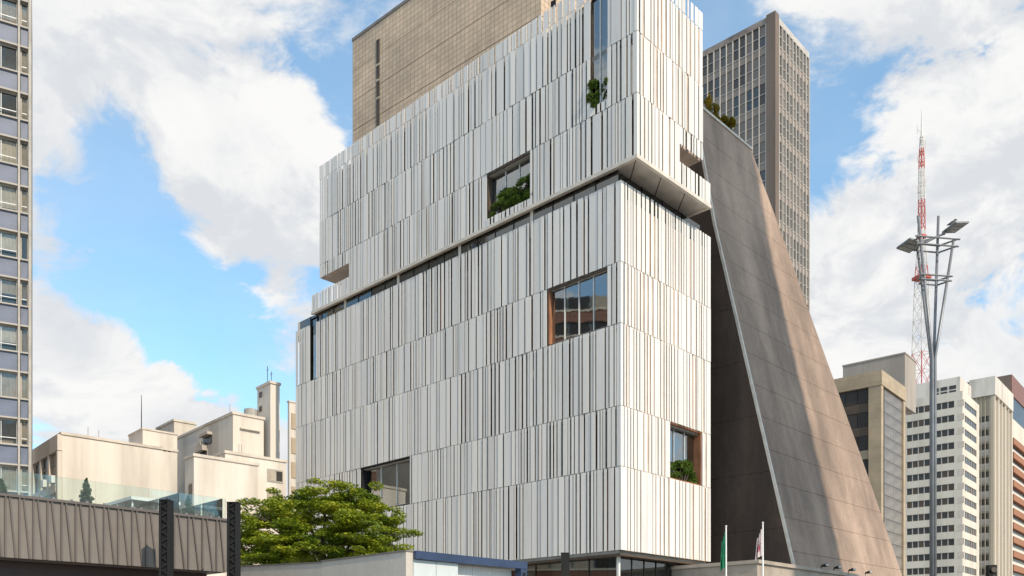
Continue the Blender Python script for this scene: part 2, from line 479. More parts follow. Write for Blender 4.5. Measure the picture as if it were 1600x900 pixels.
def widths(a0, a1, gk=1.0):
    out = []; x = a0
    while x < a1 - .05:
        w = rp.choice(([.12, .15, .18, .21, .24, .27, .32, .38, .46, .62] if gk < 1.2 else [.13, .16, .18, .20, .22, .24, .26, .30, .36, .55])) * rp.uniform(.9, 1.1)
        gap = rp.choice([.055, .075, .09, .11, .13, .17]) * gk
        if x + w + gap > a1 - .15: w = a1 - x - .01; gap = .01
        out.append((x + w / 2, w)); x += w + gap
    return out
def row(face, plane, a0, a1, z0, z1, cuts=()):
    br = sorted({a0, a1} | {c for q in cuts for c in q[:2] if a0 < c < a1})
    for s0, s1 in zip(br[:-1], br[1:]):
        mid = (s0 + s1) / 2; zs = [(z0, z1)]
        for (c0, c1, zc0, zc1) in cuts:
            if c0 <= mid <= c1:
                nz = []
                for (q0, q1) in zs:
                    if zc0 - q0 > .12: nz.append((q0, min(zc0, q1)))
                    if q1 - zc1 > .12: nz.append((max(zc1, q0), q1))
                zs = nz
        for (c, w) in widths(s0, s1, 1.0 if face == 'L' else 1.3):
            for (q0, q1) in zs:
                turn = rad(rp.uniform(.5, 4.5)) * (1 if rp.random() < .85 else -.5)
                if w > .55: turn *= .5
                if face == 'R': turn *= .5
                PAN.append((face, plane, c, w, q0 + .012, q1 - .022, turn if face == 'L' else -turn, rp.uniform(-.012, .02) if face == 'L' else rp.uniform(-.02, .012),
                            'panel' if rp.random() < .75 else 'panel2'))
# --- openings, measured along each face
def yl(px, x=0): return G.y_at(x, px)
w1 = (yl(949), yl(854), LZ[3] + .02, LZ[4] - .02)
w2 = (yl(640), yl(563), LZ[1] + .02, LZ[2] - .02)
w3 = (yl(494), yl(484), LZ[4] + .02, LZ[5] + .5)
w4 = (G.x_at(0, 1047), G.x_at(0, 1098), LZ[1] + .02, LZ[2] - .02)
w5 = (yl(828, XU), yl(760, XU), UZ[0] + .50, UZ[1] - .04)
w6 = (yl(949, XU), yl(922, XU), UZ[1] + .55, UZ[3])
for i in range(5):
    row('L', 0, 0.0, V1, LZ[i], LZ[i + 1], [w for w in (w1, w2, w3) if w[2] < LZ[i + 1] - .1 and w[3] > LZ[i] + .1])
    row('R', 0, 0.0, U1, LZ[i], LZ[i + 1], [w4] if i == 1 else [])
nl = (yl(545, XU), VU + 9, ZNB, ZNT); nr = (G.x_at(YU, 1062), RU + 9, ZNB, ZNT)
row('L', XU, YU, nl[0], UZ[0], UZ[1], [w5])
row('L', XU, nl[0], VU, ZNT, UZ[1]); row('L', XU, nl[0], VB, UZ[0], ZNB)
row('R', YU, XU, nr[0], UZ[0], UZ[1])
row('R', YU, nr[0], RU, ZNT, UZ[1]); row('R', YU, nr[0], RB, UZ[0], ZNB)
for i in (1, 2, 3):
    row('L', XU, YU, VU, UZ[i], UZ[i + 1], [w6] if i in (1, 2) else [])
    row('R', YU, XU, RU, UZ[i], UZ[i + 1])
# --- an L-shaped folded sheet per panel
FOLD = {'L': [(-.5, 0), (.5, 0), (.5, .03), (-.44, .03), (-.44, .11), (-.5, .11)], 'R': [(-.5, 0), (.5, 0), (.5, .045), (.44, .045), (.44, .022), (-.5, .022)]}
def fold_mesh(mat, face):
    pts = FOLD[face]
    me = MB().hexa([(x, y, 0) for x, y in pts], [(x, y, 1) for x, y in pts]).mesh('panel_' + mat); me.materials.append(M[mat]); return me
FM = {(m_, f_): fold_mesh(m_, f_) for m_ in ('panel', 'panel2') for f_ in 'LR'}
def pan_matrix(p):
    face, plane, c, w, z0, z1, turn, off, mat = p
    if face == 'L': loc, rz = (plane + off, c, z0), -PI / 2 + turn
    else: loc, rz = (c, plane + off, z0), turn
    return loc, rz, (w, 1, z1 - z0)
def pan_area(p):
    face, plane, c, w, z0, z1 = p[:6]
    a = G.w(plane, c - w / 2) if face == 'L' else G.w(c - w / 2, plane)
    b = G.w(plane, c + w / 2) if face == 'L' else G.w(c + w / 2, plane)
    d = (a.y + b.y) / 2
    top = min(z1, EYE + HY / F * d)
    return abs(a.x / a.y - b.x / b.y) * max(0, top - z0) / d
PAN.sort(key=pan_area, reverse=True)
for p in PAN[:300]:
    loc, rz, sc = pan_matrix(p)
    share('facade_panel', FM[p[8], p[0]], WB, loc, sc, rz)
for mat in ('panel', 'panel2'):
    mb = MB()
    for p in PAN[300:]:
        if p[8] != mat: continue
        loc, rz, sc = pan_matrix(p)
        mt = Matrix.Translation(loc) @ Matrix.Rotation(rz, 4, 'Z')
        pts = FOLD[p[0]]
        mb.hexa([mt @ Vector((x * sc[0], y, 0)) for x, y in pts], [mt @ Vector((x * sc[0], y, sc[2])) for x, y in pts])
    mb.build('facade_panel_field', mat, WB, kind='stuff')
# --- walls behind the screen, floor slabs, and what shows through the gaps
def segs(a0, a1, cuts):
    out = []; x = a0
    for c0, c1 in sorted(cuts):
        if c0 > x: out.append((x, min(c0, a1)))
        x = max(x, c1)
    if x < a1: out.append((x, a1))
    return out
bkL, bkR, slabs, acc, lin = MB(), MB(), MB(), MB(), MB()
for i in range(5):
    top = LZ[i + 1] - (.9 if i == 4 else 0)
    cs = [(w[0], w[1]) for w in (w1, w2, w3) if w[2] < LZ[i + 1] - .1 and w[3] > LZ[i] + .1]
    for a, b in segs(.35, V1, cs): bkL.box(.42, .55, a, b, LZ[i], top)
    for a, b in segs(.43, U1, [(w4[0], w4[1])] if i == 1 else []): bkR.box(a, b, .062, .2, LZ[i], top)
    slabs.box(.20, U1 - .1, .30, V1, LZ[i] - .16, LZ[i] + .14)
    y = .6
    while y < V1 - .4:
        ok = not any(a - .2 < y < b + .1 for a, b in cs)
        r_ = rp.random()
        if ok and r_ < .24: acc.box(.33, .40, y, y + rp.uniform(.15, .4), LZ[i] + .15, top - .2)
        elif ok and r_ < .42: lin.box(.33, .40, y, y + rp.uniform(.2, .8), LZ[i] + .15, top - .2)
        y += .55
for i in range(3):
    z0 = UZ[i]; z1 = UZ[i + 1]
    cs = [(w[0], w[1]) for w in (w5, w6) if w[2] < z1 - .1 and w[3] > z0 + .1]
    e0, e1 = (nl[0], nr[0]) if i == 0 else (VU, RU)
    for a, b in segs(YU + .3, e0, cs): bkL.box(XU + .42, XU + .55, a, b, z0, z1)
    for a, b in segs(XU + .43, e1, []): bkR.box(a, b, YU + .062, YU + .2, z0, z1)
    if i: slabs.box(XU + .2, RU - .05, YU + .3, VU, z0 - .16, z0 + .14)
    y = YU + .6
    while y < e0 - .4:
        ok = not any(a - .2 < y < b + .1 for a, b in cs)
        r_ = rp.random()
        if ok and r_ < .12: acc.box(XU + .33, XU + .40, y, y + rp.uniform(.15, .4), z0 + .15, z1 - .2)
        elif ok and r_ < .4: lin.box(XU + .33, XU + .40, y, y + rp.uniform(.2, .8), z0 + .15, z1 - .2)
        y += .55
bkL.build('inner_wall', 'backing', WB); bkR.build('inner_wall', 'backing_light', WB)
slabs.build('floor_slab', 'slab_edge', WB); acc.build('terracotta_lining', 'accent', WB, kind='stuff'); lin.build('grey_lining', 'slab_edge', WB, kind='stuff')
# far walls and roofs
MB().box(U1 - .35, U1 - .2, .5, V1 - .2, LZ[0], LZ[5] - .9).box(.5, U1 - .3, V1 - .3, V1 - .1, LZ[0], LZ[5] - .9).build('rear_wall', 'backing_light', WB)
MB().box(RU - .2, RU - .06, YU + .45, VU - .2, ZNT, UZ[3]).box(XU + .5, RU - .2, VU - .2, VU - .05, ZNT, UZ[3]).box(nr[0], nr[0] + .15, YU + .3, VU - 2, UZ[0] + .1, ZNT).box(XU + .2, RU - 1, nl[0], nl[0] + .15, UZ[0] + .1, ZNT).build('rear_wall', 'creamwall2', WB)
MB().box(XU + .35, RU - .1, YU + .35, VU - .1, UZ[3] - .3, UZ[3]).build('roof', 'slab_edge', WB)
MB().box(nr[0], RU - .02, YU + .14, YU + 4, ZNT + .01, ZNT + .18).build('notch_ceiling', 'backing_light', WB)
MB().box(XU + .14, RU - .1, nl[0], VU - .02, ZNT + .01, ZNT + .18).build('notch_ceiling', 'backing_light', WB)
# edge beam and polished soffit of the overhang
BZ = UZ[0] - .24
MB().box(XU - .05, XU + .16, YU - .05, VB + .05, BZ, UZ[0] - .012).build('edge_beam', 'beam', WB)
MB().box(XU + .162, RB + .05, YU - .05, YU + .16, BZ, UZ[0] - .012).build('edge_beam', 'beam', WB)
MB().box(RB - .16, RB + .05, YU + .162, 3.5, BZ, UZ[0] - .012).build('edge_beam', 'beam', WB)
MB().box(XU + .162, RB - .162, YU + .162, VB, BZ + .06, UZ[0] - .02).build('soffit', 'soffit', WB)
for k in range(3):          # raking joints in the soffit
    x0 = XU + .16 + k * 2.55
    mb = MB(); a = Vector((x0, YU + .17, BZ + .045)); d = Vector((1, 1, 0)).normalized(); n_ = Vector((1, -1, 0)).normalized() * .03
    b = a + d * 3.2
    mb.hexa([a - n_, b - n_, b + n_, a + n_][::-1], [p + Vector((0, 0, .02)) for p in [a - n_, b - n_, b + n_, a + n_][::-1]])
    mb.build('soffit_joint', 'brownmetal', WB)
# recessed glazing between the two volumes
zg0 = LZ[5] - .9
for k in range(20):
    a = .3 + k * (V1 - .6) / 20; b = .3 + (k + 1) * (V1 - .6) / 20
    o = piece('recess_pane', 'glass_sky', WB, .20, .22, a + .03, b - .03, zg0, BZ + .05)
    piece('mullion', 'beam' if k % 4 == 3 else 'darkmetal', WB, .17, .28, b - .03, b + (.22 if k % 4 == 3 else .03), zg0, BZ + .05)
for k in range(4):
    a = .55 + k * (U1 - 1) / 4; b = .55 + (k + 1) * (U1 - 1) / 4
    piece('recess_pane', 'glass_sky', WB, a + .03, b - .03, .50, .52, zg0, BZ + .05)
    piece('mullion', 'darkmetal', WB, b - .03, b + .03, .46, .58, zg0, BZ + .05)
MB().box(3, U1 - 1, 3, V1 - 2, zg0, BZ + .05).build('recess_core', 'room', WB)
yq = yl(499)
MB().box(.2, .42, yq, yq + .2, LZ[5] - 1.5, BZ).build('terracotta_post', 'accent', WB)

def room(face, plane, w, depth, col_reveal='brownmetal', mull=3, side=None, plane_in=.5, ft=.10, name='window'):
    """a glazed opening: window > frame, pane, mullion, with reveals and a room behind"""
    c0, c1, z0, z1 = w
    T = (lambda a, b: (plane + b, a)) if face == 'L' else (lambda a, b: (a, plane + b))
    def bx(mb, a0, a1, b0, b1, q0, q1):
        x0, y0 = T(a0, b0); x1, y1 = T(a1, b1); mb.box(x0, x1, y0, y1, q0, q1); return mb
    fr = MB()
    bx(fr, c0, c1, .10, plane_in + .1, z1 - ft, z1 + .02)
    bx(fr, c0 - .02, c0 + ft, .12, plane_in + .1, z0, z1 - ft - .002)
    bx(fr, c1 - ft, c1 + .02, .12, plane_in + .1, z0, z1 - ft - .002)
    bx(fr, c0 + ft + .002, c1 - ft - .002, .14, plane_in + .1, z0 - .02, z0 + .07)
    win = fr.build(name, col_reveal, WB)
    if side:
        bx(MB(), c1 - .20, c1 - .103, .06, plane_in + .05, z0 + .072, z1 - .104).build('jamb', side, win)
    n = mull + 1; fo = ft + .01
    for k in range(n):
        a = c0 + fo + (c1 - c0 - 2 * fo) * k / n; b = c0 + fo + (c1 - c0 - 2 * fo) * (k + 1) / n
        bx(MB(), a + .015, b - .015, plane_in, plane_in + .015, z0 + .075, z1 - ft - .005).build('pane', 'glass', win)
        if k: bx(MB(), a - .025, a + .025, plane_in - .06, plane_in + .05, z0 + .072, z1 - ft - .004).build('mullion', 'whitemetal', win)
    rm = MB()
    r0, r1 = c0 - 1.5, c1 + 1.5
    if face == 'L': r0 = max(r0, .75)
    else: r1 = min(r1, U1 - .55); r0 = max(r0, .8)
    if face == 'L' and c0 < 4 and plane < -.01: r0 = max(c0 - 1.5, YU + .6)
    bx(rm, r0, r1, depth, depth + .1, z0 - .1, z1 + .1)
    bx(rm, r0 - .1, r0, plane_in + .2, depth + .1, z0 - .1, z1 + .1)
    bx(rm, r1, r1 + .1, plane_in + .2, depth + .1, z0 - .1, z1 + .1)
    bx(rm, r0, r1, plane_in + .2, depth, z1 + .12, z1 + .2)
    bx(rm, r0, r1, plane_in + .2, depth, z0 - .2, z0 - .12)
    rm.build('room_shell', 'room', win)
    for k in range(3):
        a = c0 + (c1 - c0) * (k + .2) / 3
        bx(MB(), a, a + .9, depth * .5, depth * .5 + .5, z0, z0 + rp.uniform(.8, 2.0)).build('room_furniture', rp.choice(['accent', 'whitemetal', 'brownmetal']), win)
    return win
room('L', 0, w1, 4.5, 'brownmetal', 3, 'orange', plane_in=.32)
room('L', 0, w2, 4.5, 'darkmetal', 2, 'darkmetal')
room('L', 0, w3, 3.0, 'darkmetal', 0, plane_in=.2, ft=.05)
room('R', 0, w4, 4.0, 'orange', 2, None, plane_in=.62, ft=.06)
room('L', XU, w5, 4.5, 'brownmetal', 2, None, plane_in=.5, ft=.07)
room('L', XU, w6, 4.0, 'brownmetal', 1, None, plane_in=.2, ft=.05)
# ground floor behind glass
zb = LZ[0] - .2
MB().box(.12, U1 - .05, .12, V1, zb - .1, LZ[0] - .17).build('underside', 'brownmetal', WB)
for k in range(14):
    a = .7 + k * 2.2
    piece('ground_floor_pane', 'glass_sky', WB, .70, .72, a + .03, a + 2.17, .2, zb - .1)
    piece('mullion', 'darkmetal', WB, .66, .76, a + 2.17, a + 2.23, .2, zb - .1)
for k in range(7):
    a = .75 + k * (U1 - 1) / 7
    piece('ground_floor_pane', 'glass_sky', WB, a + .03, a + (U1 - 1) / 7 - .03, .70, .72, .2, zb - .1)
    piece('mullion', 'darkmetal', WB, a + (U1 - 1) / 7 - .03, a + (U1 - 1) / 7 + .03, .66, .76, .2, zb - .1)
piece('corner_post', 'whitemetal', WB, .62, .78, .62, .78, .2, zb - .1)
MB().box(2.0, 2.2, 2.6, V1, .2, zb - .12).build('lobby_wall', 'brick', WB)
MB().box(2.2, 4.2, 3.2, 3.4, .2, zb - .12).build('lobby_wall', 'whitemetal', WB)
MB().box(4.2, U1 - .5, 4.0, 4.2, .2, zb - .12).build('lobby_wall', 'brownmetal', WB)
MB().box(.9, U1 - .6, .9, V1 - 1, .14, .2).build('lobby_floor', 'plinth', WB)
MB().box(U1 - .12, U1 + .02, .1, .5, .2, LZ[0] - .22).build('end_post', 'whitemetal', WB)

# planting in the openings
def shrub_uv(x, y, z, **k):
    p = G.w(x, y); return shrub(loc=(p.x, p.y, z), rz=TH, **k)
shrub_uv(XU + .35, (w6[0] + w6[1]) / 2 + .15, w6[2] - .1, name='planter_shrub', w=.9, d=1.7, h=2.0, n=4600, size=.17, mat='leaf_dark', seed=3,
         label='feathery shrub at the foot of the tall slot window near the top corner', group='shrubs growing in the facade openings')
shrub_uv(XU + .3, w5[0] + 1.5, w5[2] - .1, name='planter_shrub', w=.45, d=3.6, h=2.0, n=5200, size=.16, mat='leaf_dark', seed=4,
         label='taller dark green shrub in the wide opening of the upper volume', group='shrubs growing in the facade openings')
shrub_uv(XU + .3, w5[1] - 1.3, w5[2] - .1, name='planter_shrub', w=.6, d=3.0, h=1.1, n=2600, size=.14, mat='leaf_dark', seed=5,
         label='low spreading shrub left of the taller one in the wide upper opening', group='shrubs growing in the facade openings')
shrub_uv((w4[0] + w4[1]) / 2, .34, w4[2] - .05, name='planter_shrub', w=3.9, d=.45, h=1.7, n=6500, size=.17, mat='leaf_dark', seed=6,
         label='sunlit green shrub in the opening of the narrow cream street front', group='shrubs growing in the facade openings')

# ================================================================== tiled windowless tower behind it
d551 = G.w(2.2, G.y_at(2.2, 551)).y
T = Frame(551, d551, rad(49))
TT = T.empty('tiled_tower', 'windowless beige tiled tower block rising behind the white screen building', 'building')
tz = T.z(0, 0, 65); zz = UZ[0]
piece('core', 'backing_light', TT, .12, 9, -20, -.1, .1, tz - .2)
h = (tz - zz) / 9
for i in range(9):
    z0 = zz + i * h
    MB().box(0, 9.1, -20.2, 0, z0 + .02, z0 + h - .025).build('tile_course', 'tower_tile', TT)
MB().box(-.05, 9.15, -20.3, .05, tz, tz + .25).build('coping', 'cap', TT)
ys = T.y_at(0, 591)
for (y0, y1) in ((62, 98), (103, 122), (127, 150), (155, 195)):
    za, zb_ = T.z(0, ys, y1), T.z(0, ys, y0)
    f_ = MB().box(-.06, -.003, ys - .20, ys - .12, za, zb_).box(-.06, -.003, ys + .12, ys + .20, za, zb_).box(-.06, -.003, ys - .117, ys + .117, zb_ - .1, zb_).box(-.06, -.003, ys - .117, ys + .117, za, za + .1).build('slot_window', 'brownmetal', TT)
    MB().box(-.02, -.006, ys - .115, ys + .115, za + .102, zb_ - .102).build('pane', 'winglass', f_)
yq = T.y_at(0, 865); za = T.z(0, yq, 13)
f_ = MB().box(-.06, -.003, yq - .2, yq + .2, za, za + .5).build('vent_opening', 'darkmetal', TT)

# ================================================================== sloping concrete building
SB = G.empty('sloping_concrete_building', 'dark brown concrete building with a steep sloping street front and pale edge', 'building', x=U1 + 3)
us = U1 + 3.0
def sy(px): return G.y_at(us, px)
prof = [(1247, 915), (1240, 885), (1151, 500), (1116, 350), (1098.6, 252), (1085, 160)]
PR = sorted([(G.z(us, sy(px), py), sy(px)) for px, py in prof])
def v_of(z):
    for (z0, v0), (z1, v1) in zip(PR[:-1], PR[1:]):
        if z <= z1 or (z1, v1) == PR[-1]:
            return v0 + (v1 - v0) * (z - z0) / (z1 - z0)
edge = [(1160, 192), (1190, 280), (1234, 400), (1269, 500), (1302, 591), (1355.6, 742), (1409, 898), (1416, 920)]
def u_of(z):                    # the right-hand edge of the slope
    v = v_of(z); lo, hi = us, us + 40
    for _ in range(50):
        u = (lo + hi) / 2; p = G.w(u, v); px, py = HX + F * p.x / p.y, HY - F * (z - EYE) / p.y
        for (a, b), (c, d) in zip(edge[:-1], edge[1:]):
            if py <= d or (c, d) == edge[-1]: ex = a + (c - a) * (py - b) / (d - b); break
        if px < ex: lo = u
        else: hi = u
    return lo
zt = PR[-1][0]; zbot = PR[0][0]
nb = 15
zl = [zbot + (zt - zbot) * i / nb for i in range(nb + 1)]
for a, b in zip(zl[:-1], zl[1:]):
    gp = .022
    b2, a2 = b - gp, a
    va, vb, ua, ub = v_of(a2), v_of(b2), u_of(a2), u_of(b2)
    n_cut = 2
    mb = MB()
    T_ = 1.2
    mb.hexa([(.10, va, a2), (ua - us, va, a2), (ua - us, va + T_, a2), (.10, va + T_, a2)],
            [(.10, vb, b2), (ub - us, vb, b2), (ub - us, vb + T_, b2), (.10, vb + T_, b2)])
    mb.build('sloping_concrete_band', 'concrete', SB)
# inner body, set back behind the joints
mb = MB(); nz = len(zl)
for a, b in zip(zl[:-1], zl[1:]):
    va, vb, ua, ub = v_of(a) + .06, v_of(b) + .06, u_of(a) - us - .05, u_of(b) - us - .05
    mb.hexa([(.14, va, a), (ua, va, a), (ua, va + 15, a), (.14, va + 15, a)], [(.14, vb, b), (ub, vb, b), (ub, vb + 15, b), (.14, vb + 15, b)])
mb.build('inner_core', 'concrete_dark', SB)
# side wall facing the white building, in cast lifts
lifts = [zbot] + [zbot + (zt - zbot) * k / 9 for k in range(1, 10)]
for a, b in zip(lifts[:-1], lifts[1:]):
    va, vb = v_of(a) + .08, v_of(b - .02) + .08
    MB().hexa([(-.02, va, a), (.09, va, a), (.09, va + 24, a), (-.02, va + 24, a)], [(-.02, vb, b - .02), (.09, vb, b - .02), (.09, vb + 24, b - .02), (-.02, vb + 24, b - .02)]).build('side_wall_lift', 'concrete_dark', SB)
# pale edge trim that runs up the slope, and the top coping
for (z0, v0), (z1, v1) in zip(PR[:-1], PR[1:]):
    MB().hexa([(-.06, v0 - .10, z0), (.10, v0 - .10, z0), (.10, v0 + .08, z0), (-.06, v0 + .08, z0)], [(-.06, v1 - .10, z1), (.10, v1 - .10, z1), (.10, v1 + .08, z1), (-.06, v1 + .08, z1)]).build('edge_trim', 'trim', SB)
vt = v_of(zt); ut = u_of(zt) - us
MB().box(-.06, ut + .05, vt - .08, vt + .45, zt - .01, zt + .16).build('coping', 'trim', SB)
MB().box(ut - .3, ut + .05, vt + .45, vt + 14, zt, zt + .16).build('coping', 'trim', SB)
# plinth
pz = G.z(us, v_of(zbot), 887)
xr = u_of(zbot) - us + 1.0
px0 = G.x_at(v_of(zbot) - .5, 1112) - us
MB().box(-6.5, xr, v_of(zbot) - .6, v_of(zbot) + 8, .14, pz - .22).build('plinth', 'plinth', SB)
MB().box(-6.6, xr + .1, v_of(zbot) - .75, v_of(zbot) + 8, pz - .215, pz).build('plinth_coping', 'plinth', SB)
# rooftop planting
for i, (px, py, s, lb) in enumerate([(1112, 168, 1.0, 'yellowing bush on the roof edge of the sloping building beside the white corner'), (1131, 176, .8, 'smaller orange-tinged bush on the roof edge of the sloping building')]):
    x = G.x_at(vt + 1.0, px) ; p = G.w(x, vt + 1.0)
    shrub('rooftop_bush', (p.x, p.y, zt), 2.6 * s, 1.6, 2.7 * s, 3000, .2, 'leaf_yellow', 20 + i, lb, 'bushes on the sloping roof edge', rz=TH)
# floodlights on the plinth edge
for i, px in enumerate((1283, 1303, 1326, 1352)):
    vv = v_of(zbot) - .45; x = G.x_at(vv, px); p = G.w(x, vv)
    nm = ['leftmost', 'second from the left', 'third from the left', 'rightmost'][i]
    e = empty('floodlight', (p.x, p.y, pz), 'small dark floodlight on the plinth of the sloping building, %s of four' % nm, 'floodlight', TH, 'floodlights on the plinth')
    MB().tube([(0, 0, 0), (0, 0, .18), (.12, -.1, .26)], .03, 6).build('bracket', 'darkmetal', e)
    MB().hexa([(-.1, -.35, .22), (.4, -.35, .22), (.4, 0, .2), (-.1, 0, .2)], [(-.05, -.32, .38), (.35, -.32, .38), (.35, -.03, .3), (-.05, -.03, .3)]).build('housing', 'darkmetal', e)
    MB().box(-.06, .36, -.355, -.352, .24, .36).build('lens', 'lamp_glass', e)

# ================================================================== grey gridded tower
GT = Frame(1210, 105, TH + rad(1.2))
GE = GT.empty('gridded_office_tower', 'tall grey brown office tower with gridded curtain wall behind the sloping building', 'building')
gz = GT.z(0, 0, 22)
nfl = 19; fh = 3.55
yL = GT.y_at(0, 1060); xR = GT.x_at(0, 1262.5)
MB().box(.15, xR - .1, .15, yL, .1, gz - .5).build('core', 'gr_span', GE)
MB().box(-.25, .75, -.25, .95, .1, gz + .2).build('corner_pier', 'gr_pier', GE)
MB().box(-.15, xR, .96, yL, gz - .75, gz).build('parapet', 'gr_span', GE)
MB().box(.76, xR, -.15, .95, gz - .75, gz).build('parapet', 'gr_mull', GE)
nL = 14; nR = 9
rg = random.Random(5)
for k in range(nL + 1):
    y = .98 + (yL - .98) * k / nL
    piece('mullion', 'gr_mull', GE, -.20, .14, y, y + .11, 20, gz - .752)
for k in range(nR + 1):
    x = .78 + (xR - .90) * k / nR
    piece('mullion', 'gr_mull', GE, x, x + .14, -.24, .14, 20, gz - .752)
for j in range(nfl):
    z1 = gz - .75 - j * fh; z0 = z1 - fh
    if z0 < 18: break
    piece('spandrel', 'gr_span', GE, -.06, .14, .965, yL, z0, z0 + .85)
    piece('transom', 'gr_mull', GE, -.14, .13, .97, yL, z0 + .86, z0 + .95)
    piece('spandrel', 'gr_span', GE, .765, xR - .12, -.06, .14, z0, z0 + .85)
    piece('transom', 'gr_mull', GE, .77, xR - .12, -.14, .13, z0 + .86, z0 + .95)
    piece('transom', 'gr_mull', GE, -.08, .0, .97, yL, z0 + 2.2, z0 + 2.28)
    piece('transom', 'gr_mull', GE, .77, xR - .12, -.08, .0, z0 + 2.2, z0 + 2.28)
    for k in range(nL):
        y = .98 + (yL - .98) * k / nL; y2 = .98 + (yL - .98) * (k + 1) / nL
        zz_ = z0 + .95 + (0 if rg.random() < .6 else (fh - .95) * rg.uniform(.3, .6))
        m_ = rg.choice(['gr_glass', 'gr_glass', 'gr_glass2', 'gr_glass2', 'gr_glass3'])
        if j in (2, 5, 6) and k < 3 and rg.random() < .7: m_ = 'gr_glass3'
        piece('pane', m_, GE, .0 + .02, .12, y + .112, y2 - .004, z0 + .952, z1 - .004)
        if rg.random() < .3: piece('blind', 'gr_glass2', GE, .005, .018, y + .14, y2 - .03, zz_, z1 - .02)
    for k in range(nR):
        x = .78 + (xR - .90) * k / nR; x2 = .78 + (xR - .90) * (k + 1) / nR
        piece('pane', rg.choice(['gr_glass', 'gr_glass', 'gr_glass2']), GE, x + .142, x2 - .004, .02, .12, z0 + .952, z1 - .004)

# ================================================================== buildings on the right
TR = rad(49.3)
# tan stone block with dark glass
A = Frame(1377, 130, TR)
AE = A.empty('tan_stone_building', 'tan stone office block with dark glass bays and a grey rooftop box', 'building')
az = A.z(0, 0, 578); ay = A.y_at(0, 1285); ax = A.x_at(0, 1415)
MB().box(.5, ax - .3, .5, ay, .1, az - .4).build('core', 'brownmetal', AE)
yg = A.y_at(0, 1357)
MB().box(-.1, ax, -.1, ay, az - 2.2, az).build('cornice', 'tan', AE)
MB().box(0, 1.0, 0, yg, .1, az - 2.202).build('pilaster', 'tan', AE)
MB().box(ax - 1.0, ax - .02, .02, 2, .1, az - 2.202).build('pilaster', 'tan', AE)
MB().box(1.0, 1.9, .15, .6, .1, az - 2.202).build('dark_mullion', 'darkmetal', AE)
ngl = 13
for j in range(ngl):
    z1 = az - 2.25 - j * 3.6
    for k in range(4):
        y0 = yg + (ay - yg) * k / 4; y1 = yg + (ay - yg) * (k + 1) / 4
        piece('dark_pane', 'winglass', AE, .35, .45, y0 + .04, y1 - .04, z1 - 2.2, z1 - .05)
    piece('spandrel', rg.choice(['brownmetal', 'brownmetal', 'tan']) if j in (2, 4) else 'brownmetal', AE, .30, .46, yg, ay, z1 - 3.6, z1 - 2.25)
    for k in range(2):
        x0 = 1.95 + (ax - 1.0 - 1.95) * k / 2; x1 = 1.95 + (ax - 1.0 - 1.95) * (k + 1) / 2
        for q in range(2):
            piece('mirror_pane', 'mirror', AE, x0 + .03, x1 - .03, .22, .3, z1 - 1.8 * (q + 1) + .03, z1 - 1.8 * q - .03)
bz0 = A.z(1, 4, 590)
bx0 = A.x_at(3, 1414); bxr = A.x_at(3, 1431); byl = A.y_at(bx0, 1317)
bzt = A.z(bx0, 3, 552.5)
MB().box(bx0, bxr, 3, byl, az - .2, bzt).build('rooftop_box', 'greywall', AE)
MB().box(bx0 - .1, bxr + .1, 2.9, byl + .1, bzt, bzt + .25).build('rooftop_coping', 'greywall', AE)
# white office block with ribbons of windows
B = Frame(1504, 190, TR)
BE = B.empty('ribbon_window_office', 'white office block with thirteen rows of small square windows behind the street lamp', 'building')
bz = B.z(0, 0, 610); by = B.y_at(0, 1412); bx = B.x_at(0, 1530)
MB().box(.25, bx - .2, .25, by - .1, .1, bz - .3).build('core', 'offwhite', BE)
pitch = 21.65 / F * 190
hw = 10.5 / F * 190
ya, yb, yc, yd = B.y_at(0, 1491), B.y_at(0, 1461), B.y_at(0, 1453), by - .6
z_first = B.z(0, ya, 626)
xa, xb = B.x_at(0, 1507.5), B.x_at(0, 1526)
rowz = [z_first - j * pitch for j in range(15)]
prev = bz
for j, z1 in enumerate(rowz + [None]):
    zlo = z1 if z1 is not None else .1
    MB().box(0, .24, -0.0, by, zlo, prev - .02).build('wall_band', 'offwhite', BE)
    MB().box(.242, bx, 0, .24, zlo, prev - .02).build('wall_band', 'offwhite', BE)
    if z1 is None: break
    z0 = z1 - hw
    MB().box(0, .24, 0, ya, z0, z1 - .004).box(0, .24, yb, yc, z0, z1 - .004).box(0, .24, yd, by, z0, z1 - .004).build('wall_pier', 'offwhite', BE)
    MB().box(.242, xa, 0, .24, z0, z1 - .004).box(xb, bx, 0, .24, z0, z1 - .004).build('wall_pier', 'offwhite', BE)
    MB().box(-.02, .0, ya - 2.0, ya - .7, z0 - .0, z1 - .05).build('blank_panel', 'beige_panel', BE)
    for (s0, s1, n_) in ((ya, yb, 3), (yc, yd, 4)):
        for k in range(n_):
            q0 = s0 + (s1 - s0) * k / n_; q1 = s0 + (s1 - s0) * (k + 1) / n_
            piece('window_pane', rg.choice(['winglass', 'winglass', 'winglass', 'brownmetal']), BE, .16, .2, q0 + .10, q1 - .10, z0 + .05, z1 - .06)
            piece('window_frame', 'gr_mull', BE, .10, .21, q1 - .09, q1 + .09, z0, z1 - .006)
    for k in range(5):
        q0 = xa + (xb - xa) * k / 5; q1 = xa + (xb - xa) * (k + 1) / 5
        piece('window_pane', rg.choice(['winglass', 'winglass', 'brownmetal']), BE, q0 + .08, q1 - .12, .16, .2, z0 + .05, z1 - .06)
        piece('window_frame', 'gr_mull', BE, q1 - .11, q1 + .07, .10, .21, z0, z1 - .006)
    prev = z0
MB().box(.25, bx - .25, .25, by - .2, bz - .3, bz - .2).build('roof', 'slab_edge', BE)
rb0 = B.y_at(3, 1500); rb1 = B.y_at(3, 1418)
rzt = B.z(3, rb0, 588)
ph = MB().box(3, bx - 2, rb0, rb1, bz - .2, rzt).build('rooftop_storey', 'creamwall', BE)
